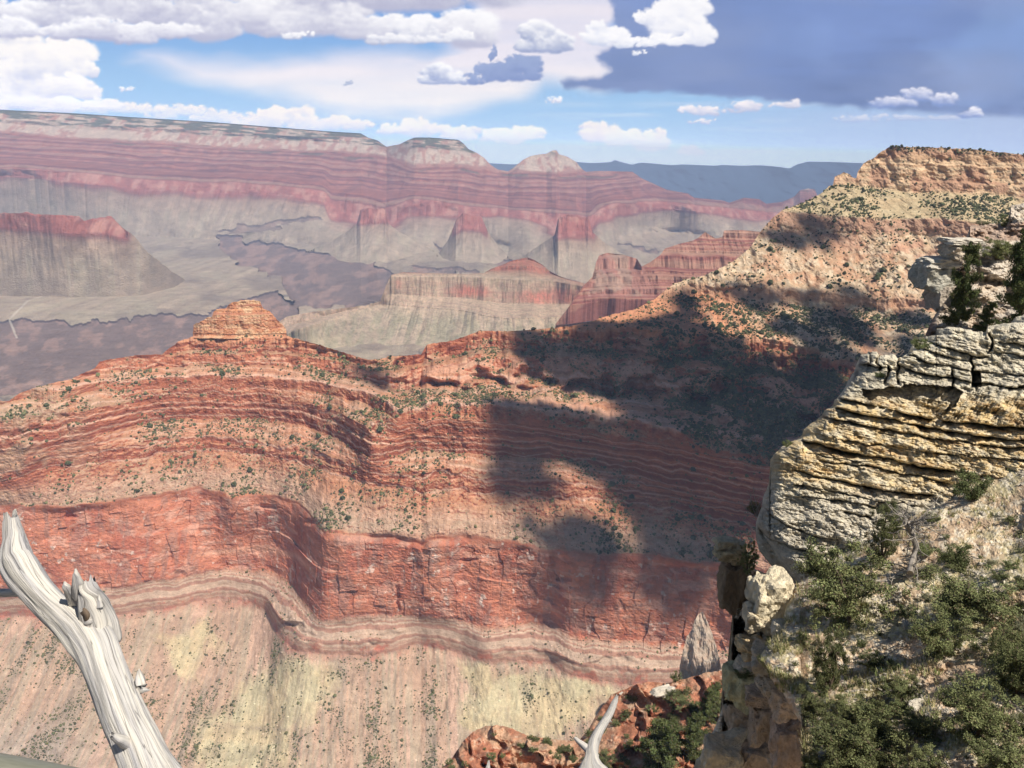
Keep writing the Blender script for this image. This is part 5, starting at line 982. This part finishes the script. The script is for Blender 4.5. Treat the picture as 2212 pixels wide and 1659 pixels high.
# ------------------------------------------------------------------ dead wood close to the camera, rail and the ledge one stands on
def near_wood():
    def Q(x, y, S):  # slant distance
        return ray(x, y) * S
    def densify(pts, n):
        a = np.array(pts, float); t = np.arange(len(a)); tt = np.linspace(0, len(a) - 1, n); c = np.stack([np.interp(tt, t, a[:, k]) for k in range(4)], 1)
        for _ in range(4): c[1:-1] = (c[:-2] + 2 * c[1:-1] + c[2:]) / 4
        return np.array([Q(x, y, s) for x, y, s, r in c]), np.array([r * s / FOC for x, y, s, r in c])
    root = bpy.data.objects.new("dead_tree", None); COL.objects.link(root); tag(root, "thick silvery dead tree trunk leaning up from the bottom left corner", "dead tree")
    T = [(24, 1120, 3.35, 13), (28, 1140, 3.34, 16), (34, 1165, 3.32, 20), (36, 1190, 3.3, 27), (40, 1215, 3.28, 33), (56, 1240, 3.25, 34), (80, 1272, 3.2, 29), (112, 1306, 3.15, 29), (150, 1338, 3.1, 31), (182, 1365, 3.05, 38), (206, 1398, 3.0, 38), (223, 1440, 2.97, 37), (245, 1490, 2.92, 37), (265, 1540, 2.88, 38), (290, 1595, 2.83, 39), (315, 1650, 2.8, 41), (352, 1730, 2.75, 50), (385, 1830, 2.7, 54), (420, 1960, 2.66, 60), (450, 2100, 2.66, 66)]
    p, r = densify(T, 150); pb = p[-1]; root.location = pb
    tubes("trunk", [(p - pb, r)], M_log, root, 56, rough=.20, seed=21, rag=True, twist=.6)
    def br(name, T, n=30, ns=16, rough=.25, seed=3, rag=True, mat=M_log):
        p, r = densify(T, n); return tubes(name, [(p - pb, r)], mat, root, ns, rough=rough, seed=seed, rag=rag)
    br("broken_branch", [(190, 1262, 2.98, 15), (193, 1278, 2.97, 19), (200, 1305, 2.99, 27), (212, 1345, 3.03, 34), (222, 1390, 3.06, 34)], rough=.3, seed=23)
    br("splinter", [(163, 1228, 2.96, 1.5), (164, 1240, 2.96, 5), (167, 1260, 2.98, 9), (172, 1290, 3.02, 11)], seed=24, rag=False)
    br("splinter", [(139, 1256, 3.0, 1.5), (142, 1265, 3.0, 6), (150, 1282, 3.03, 9), (162, 1300, 3.07, 12)], seed=25, rag=False)
    br("splinter", [(213, 1284, 2.95, 1), (215, 1295, 2.95, 4), (216, 1310, 2.96, 7)], seed=26, rag=False)
    br("side_branch", [(-120, 1296, 3.9, 7), (-40, 1284, 3.6, 7), (0, 1281, 3.45, 7), (30, 1280, 3.3, 8), (60, 1275, 3.2, 10)], seed=27, rough=.15)
    br("broken_branch", [(300, 1450, 2.92, 3), (303, 1464, 2.9, 8), (305, 1478, 2.9, 10), (294, 1490, 2.92, 12), (272, 1492, 2.95, 12)], seed=28, rough=.4)
    br("splinter", [(324, 1491, 2.9, 1), (310, 1490, 2.9, 6), (286, 1492, 2.93, 10)], seed=29, rag=False)
    br("broken_branch", [(242, 1587, 2.72, 5), (256, 1596, 2.74, 9), (272, 1605, 2.78, 11), (285, 1612, 2.84, 12)], seed=30, rough=.3)
    # knot hollow: a lumpy collar, its inner shade made as a solid dark core
    kn = [(187 + 15 * math.cos(a) * (.75 + .2 * math.sin(3 * a)), 1322 + 23 * math.sin(a), 2.985 - .012 * math.sin(a * 2), 4.2 + 1.5 * math.sin(2 * a)) for a in np.linspace(0, 6.28, 26)]
    br("knot", kn, n=60, ns=10, rough=.5, seed=31, rag=False)
    br("knot_shade_core", [(184, 1308, 2.985, 3), (186, 1318, 2.975, 9), (188, 1328, 2.975, 9), (187, 1342, 2.98, 3)], n=16, ns=12, rough=.6, seed=32, rag=False, mat=M_bark)
    # small forked branch
    r2 = bpy.data.objects.new("dead_branch", None); COL.objects.link(r2); tag(r2, "small silvery forked dead branch poking up at the bottom centre", "dead branch")
    T = [(1333, 1504, 3.9, 2.5), (1329, 1515, 3.9, 5.5), (1320, 1537, 3.88, 7), (1311, 1553, 3.86, 8), (1301, 1568, 3.85, 8.5), (1291, 1585, 3.83, 9.5), (1283, 1603, 3.82, 10.5), (1279, 1622, 3.8, 12), (1278, 1638, 3.8, 15), (1278, 1652, 3.8, 24), (1280, 1672, 3.8, 40), (1284, 1720, 3.8, 52), (1290, 1800, 3.85, 56), (1300, 1960, 4.0, 60)]
    p, r = densify(T, 90); pb = p[-1]; r2.location = pb
    tubes("stem", [(p - pb, r)], M_log, r2, 24, rough=.16, seed=41, rag=True)
    for nm, T in (("side_branch", [(1242, 1594, 3.84, 3), (1250, 1602, 3.83, 5), (1262, 1611, 3.82, 6.5), (1272, 1620, 3.81, 8)]), ("twig", [(1321, 1559, 3.85, 1.2), (1314, 1555, 3.86, 2.5), (1308, 1558, 3.87, 4)]), ("twig", [(1294, 1631, 3.8, 1.0), (1287, 1634, 3.8, 4), (1280, 1640, 3.8, 6)])):
        p, r = densify(T, 20); tubes(nm, [(p - pb, r)], M_log, r2, 12, rough=.2, seed=42)
    T = [(1056, 1644, 4.0, 2), (1054, 1660, 4.0, 5), (1050, 1700, 4.0, 9), (1040, 1780, 4.0, 14), (1030, 1900, 4.1, 18)]; p, r = densify(T, 40)
    o = tubes("dead_twig", [(p, r)], M_log, None, 12, rough=.2, seed=44, rag=True); tag(o, "tip of a whitish dead twig just showing at the bottom edge", "twig")
    # rail in the corner
    m = bpy.data.materials.new("painted_rail"); m.use_nodes = True; pb_ = m.node_tree.nodes['Principled BSDF']; pb_.inputs['Base Color'].default_value = (.25, .24, .17, 1); pb_.inputs['Roughness'].default_value = .45; pb_.inputs['Metallic'].default_value = .2
    n = m.node_tree.nodes.new('ShaderNodeTexNoise'); n.inputs['Scale'].default_value = 30; n.inputs['Detail'].default_value = 6; rp = m.node_tree.nodes.new('ShaderNodeValToRGB'); rp.color_ramp.elements[0].color = (.17, .17, .12, 1); rp.color_ramp.elements[1].color = (.32, .31, .24, 1); m.node_tree.links.new(n.outputs[0], rp.inputs[0]); m.node_tree.links.new(rp.outputs[0], pb_.inputs['Base Color'])
    root = bpy.data.objects.new("guard_rail", None); COL.objects.link(root); tag(root, "dull olive metal guard rail crossing the very bottom left corner", "railing")
    a = Q(-500, 1600, 1.35); b = Q(60, 1699, 1.22); c = Q(700, 1830, 1.1); root.location = b
    tubes("rail", [(np.array([a, b, c]) - b, [.029] * 3)], m, root, 20)
    for e in (a, c): tubes("post", [(np.array([e, e + np.array([0, 0, -1.3])]) - b, [.024, .024])], m, root, 14)
near_wood()
def rim_ground():
    # the rim one stands on and the brushy drop just below the view
    g = np.linspace(-1, 1, 140); U, T = np.meshgrid(g * 26, np.linspace(0, 1, 150)); yy = -10 + T * 38
    zz = np.where(yy < 1.0, -1.75, -1.75 - 1.05 * (yy - 1.0) - 1.2 * sstep(1.0, 2.2, yy)); nz = .35 * fbm(U / 3, yy / 3, oct=4, seed=501); zz = zz + nz * sstep(.5, 3, yy) + .05 * fbm(U / .7, yy / .7, oct=3, seed=502) - np.clip(-U - 8, 0, 99) * .8 * (yy > 0)
    c = mix(np.array([.45, .35, .24]), np.array([.6, .52, .4]), sstep(-.2, .5, fbm(U, yy, oct=4, seed=503)))
    o = np_mesh("rim_ground", np.stack([U, yy, zz], -1), grid_faces(150, 140)[:, ::-1], M_soil, c); tag(o, kind='structure')
rim_ground()

# ------------------------------------------------------------------ shrubs over the ridge
def scatter_ridge():
    sh = RIDGE; P = sh.P; A = np.zeros(P.shape[:2]); e1 = P[1:, :-1] - P[:-1, :-1]; e2 = P[:-1, 1:] - P[:-1, :-1]; A[:-1, :-1] = np.linalg.norm(np.cross(e1, e2), axis=-1)
    S, X, Y, sl = sh.S, sh.X, sh.Y, sh.slope
    n = fbm(P[..., 0] / 60, P[..., 1] / 60, oct=4, seed=601)
    d = np.where(S > -165, 3.2, np.where(S > -200, 1.2, np.where(S > -295, .9, np.where(S > -352, 2.4, np.where(S > -600, 5.0, np.where(S > -740, 0, np.where(S > -800, 2.4, 5.5)))))))
    d = d * np.clip(1 + 2.0 * n + 1.0 * fbm(P[..., 0] / 14, P[..., 1] / 14, oct=3, seed=603), .04, 4); d = d * (1 + 1.0 * sstep(1300, 1700, X) * (S < -300)) * (.4 + .6 * sstep(1350, 1500, X) + .6 * (S < -345)); d *= sstep(62, 45, sl); d = np.where(S > 45, 7, d); d = np.where((S > -66) & (S <= 45), .25, d)
    fan = fbm(P[..., 0] / 20 + .012 * P[..., 2], P[..., 2] / 190, oct=5, seed=189); d = np.where(S < -800, d * (.35 + 2.2 * sstep(-.05, .45, -fan)), d)
    vis = (X > -20) & (X < 2230) & (Y < 1670) & ((X < 1500) | (Y < 1500)) & ~((X > 1720) & (Y > 1000))
    Wt = A * d * vis; N = 85000; idx = RNG.choice(Wt.size, N, p=(Wt / Wt.sum()).ravel()); Q = P.reshape(-1, 3)[idx]; Sx = S.ravel()[idx]; Xx = X.ravel()[idx]; Yx = Y.ravel()[idx]
    size = RNG.uniform(.6, 1.0, N) ** 1.0 * np.where(Sx > -350, 3.0, np.where(Sx > -600, 2.3, 1.45)) * np.clip(np.exp(RNG.normal(-.45, .5, N)), .25, 2.2); appar = size / np.linalg.norm(Q, axis=1)
    o_ = np.argsort(-appar); ind, rest = o_[:300], o_[300:]
    M_far_leaf = M_leaf
    def blob(ico, seed, green):
        V, F = ico; V = V * (1 + .45 * fbm(V[:, 0] * 1.9 + seed, V[:, 1] * 1.9, V[:, 2] * 1.9, oct=3, seed=seed))[:, None] * np.array([1, 1, .85]); return V + [0, 0, .4], F
    protos = []
    for k in range(4):
        V, F = blob(ICO2, 610 + k, 0); c = np.array([.075, .082, .036]) * (1 + .5 * vnoise(V[:, 0] * 4, V[:, 1] * 4, V[:, 2] * 4, seed=k))[:, None]
        protos.append(np_mesh("distant_shrub", V, F, M_leaf, c, nside=3))
    for t, i in enumerate(ind):
        o = protos[t] if t < 4 else protos[t % 4].copy()
        if t >= 4: COL.objects.link(o)
        s = size[i]; o.location = Q[i]; o.scale = (s, s, s * RNG.uniform(.8, 1.3)); o.rotation_euler = (0, 0, RNG.uniform(0, 6.28))
        tag(o, "dark green shrub dotting the slopes of the ridge and plateau", "shrub", "shrubs dotted over the ridge")
    n = len(rest); rot = RNG.uniform(0, 6.28, n); co, si = np.cos(rot), np.sin(rot); j = RNG.uniform(.65, 1.25, (n, 12, 1)); V = ICOV[None] * j; V = V * (size[rest][:, None, None]) * np.array([1, 1, .9])
    V = np.stack([V[..., 0] * co[:, None] - V[..., 1] * si[:, None], V[..., 0] * si[:, None] + V[..., 1] * co[:, None], V[..., 2] + .4 * size[rest][:, None]], -1) + Q[rest][:, None]
    c = np.array([.075, .08, .036]) * RNG.uniform(.5, 1.8, (n, 1)) + np.array([.05, .035, .01]) * RNG.uniform(0, 1, (n, 1)) * (Sx[rest] < -345)[:, None]
    o = np_mesh("distant_scrub", V, ICOF[None] + 12 * np.arange(n)[:, None, None], M_leaf, np.repeat(c, 12, 0), nside=3); tag(o, "countless tiny dark shrubs speckling the ridge, plateau and talus", "scrub", kind='stuff')
    # pale boulders strewn on the benches
    d2 = np.where((S > -600) & (S < -66), 1.0, np.where(S < -740, .9, 0)) * sstep(60, 40, sl) * np.clip(1 + 1.5 * fbm(P[..., 0] / 50 + 9, P[..., 1] / 50, oct=3, seed=602), 0, 3) * vis; Wt = A * d2; n = 9000
    idx = RNG.choice(Wt.size, n, p=(Wt / Wt.sum()).ravel()); Q = P.reshape(-1, 3)[idx]; s = RNG.choice([.5, .7, .9, 1.3, 2.0], n, p=[.3, .3, .2, .15, .05])[:, None, None]; V = Q[:, None] + ICOV[None] * s * np.array([1, 1, .6]) * RNG.uniform(.6, 1.3, (n, 12, 1))
    cc = np.clip(sh.C.reshape(-1, 3)[idx] * 1.25 + .05, 0, .7) * RNG.uniform(.85, 1.15, (n, 1)); o = np_mesh("scree", V, ICOF[None] + 12 * np.arange(n)[:, None, None], M_ridge, np.repeat(cc, 12, 0), nside=3); tag(o, "pale fallen blocks scattered over the benches of ridge", "scree", kind='stuff')
scatter_ridge()

# ------------------------------------------------------------------ clouds overhead, out of the frame, that shade parts of the ridge
def clouds():
    m = bpy.data.materials.new("cloud_white"); m.use_nodes = True; p = m.node_tree.nodes['Principled BSDF']; p.inputs['Base Color'].default_value = (.85, .86, .88, 1); p.inputs['Roughness'].default_value = 1
    HZ = 3000.0
    def shadow_cloud(blobs, seed):
        rng = np.random.default_rng(seed); Vs, Fs = [], []; off = 0
        for cx, cy2, rx, ry in blobs:
            P0 = ground(RIDGE, cx, cy2); Pa = ground(RIDGE, cx + rx, cy2); Pb = ground(RIDGE, cx, cy2 - ry); Pc = ground(RIDGE, cx, cy2 + ry)
            def lift(P): return P + SUN * ((HZ - P[2]) / SUN[2])
            C0 = lift(P0); ax = lift(Pa) - C0; bx = (lift(Pb) - lift(Pc)) / 2
            V, F = ICO2; n = fbm(V[:, 0] * 1.6 + rng.uniform(0, 50), V[:, 1] * 1.6, V[:, 2] * 1.6, oct=4, seed=seed); V = V * (1 + .4 * n)[:, None]
            th = 60 + .4 * np.linalg.norm(ax)
            W_ = C0 + V[:, :1] * ax + V[:, 1:2] * bx + V[:, 2:3] * np.array([0, 0, th]); Vs.append(W_); Fs.append(F + off); off += len(V)
        o = np_mesh("cloud", np.concatenate(Vs), np.concatenate(Fs), m, nside=3, smooth=True); tag(o, kind='structure')
    def jit(poly, n, r0, seed):
        r = random.Random(seed); out = []; p = np.array(poly, float); t = 0
        while len(out) < n and t < 4000:
            t += 1; x = r.uniform(p[:, 0].min(), p[:, 0].max()); y = r.uniform(p[:, 1].min(), p[:, 1].max())
            if pmask(poly, np.array([x]), np.array([y]))[0]: out.append((x, y, r0 * r.uniform(.35, 1.25), r0 * r.uniform(.25, .95)))
        return out
    shadow_cloud(jit([(1110, 735), (1240, 722), (1440, 700), (1560, 760), (1640, 800), (1750, 820), (1830, 900), (1760, 1040), (1680, 1120), (1560, 1100), (1450, 1020), (1400, 930), (1310, 850), (1170, 790)], 230, 44, 1), 701)
    shadow_cloud(jit([(1060, 880), (1150, 865), (1300, 880), (1330, 940), (1400, 1040), (1500, 1100), (1420, 1130), (1310, 1060), (1200, 1040), (1180, 1070), (1050, 1080), (1060, 1000), (1130, 985), (1120, 930)], 80, 27, 2), 702)
    shadow_cloud(jit([(1150, 1150), (1300, 1140), (1450, 1150), (1560, 1180), (1560, 1300), (1420, 1290), (1280, 1250), (1200, 1210)], 44, 30, 3), 703)
    shadow_cloud(jit([(1690, 700), (1800, 690), (1960, 680), (2010, 720), (1990, 790), (1900, 800), (1780, 780), (1700, 740)], 22, 26, 4), 704)
    shadow_cloud(jit([(1560, 625), (1700, 632), (1880, 628), (1900, 650), (1760, 665), (1600, 655)], 20, 15, 5), 705)
    shadow_cloud(jit([(1640, 480), (1760, 470), (1800, 500), (1770, 530), (1660, 530)], 12, 17, 6), 706)
    shadow_cloud([(810, 822, 28, 18), (780, 812, 14, 9)], 707)
    shadow_cloud(jit([(1460, 640), (1500, 640), (1520, 700), (1450, 720)], 6, 20, 8), 708)
clouds()
# ------------------------------------------------------------------ the air of the canyon
def build_haze():
    x0, x1, y0, y1, z0, z1 = -26000, 26000, -60, 36000, -1400, 640
    V = [(x, y, z) for z in (z0, z1) for y in (y0, y1) for x in (x0, x1)]
    F = [(0, 2, 3, 1), (4, 5, 7, 6), (0, 1, 5, 4), (2, 6, 7, 3), (0, 4, 6, 2), (1, 3, 7, 5)]
    m = bpy.data.materials.new("haze_air"); m.use_nodes = True; t = m.node_tree; t.nodes.remove(t.nodes['Principled BSDF'])
    v = t.nodes.new('ShaderNodeVolumePrincipled'); v.inputs['Color'].default_value = (.55, .69, 1.0, 1); v.inputs['Density'].default_value = 4.6e-5; v.inputs['Anisotropy'].default_value = -0.3
    t.links.new(v.outputs[0], t.nodes['Material Output'].inputs['Volume'])
    o = np_mesh("haze", V, F, m); tag(o, "thin bluish air haze filling the canyon out to the far rim", "haze", kind='stuff')
build_haze()
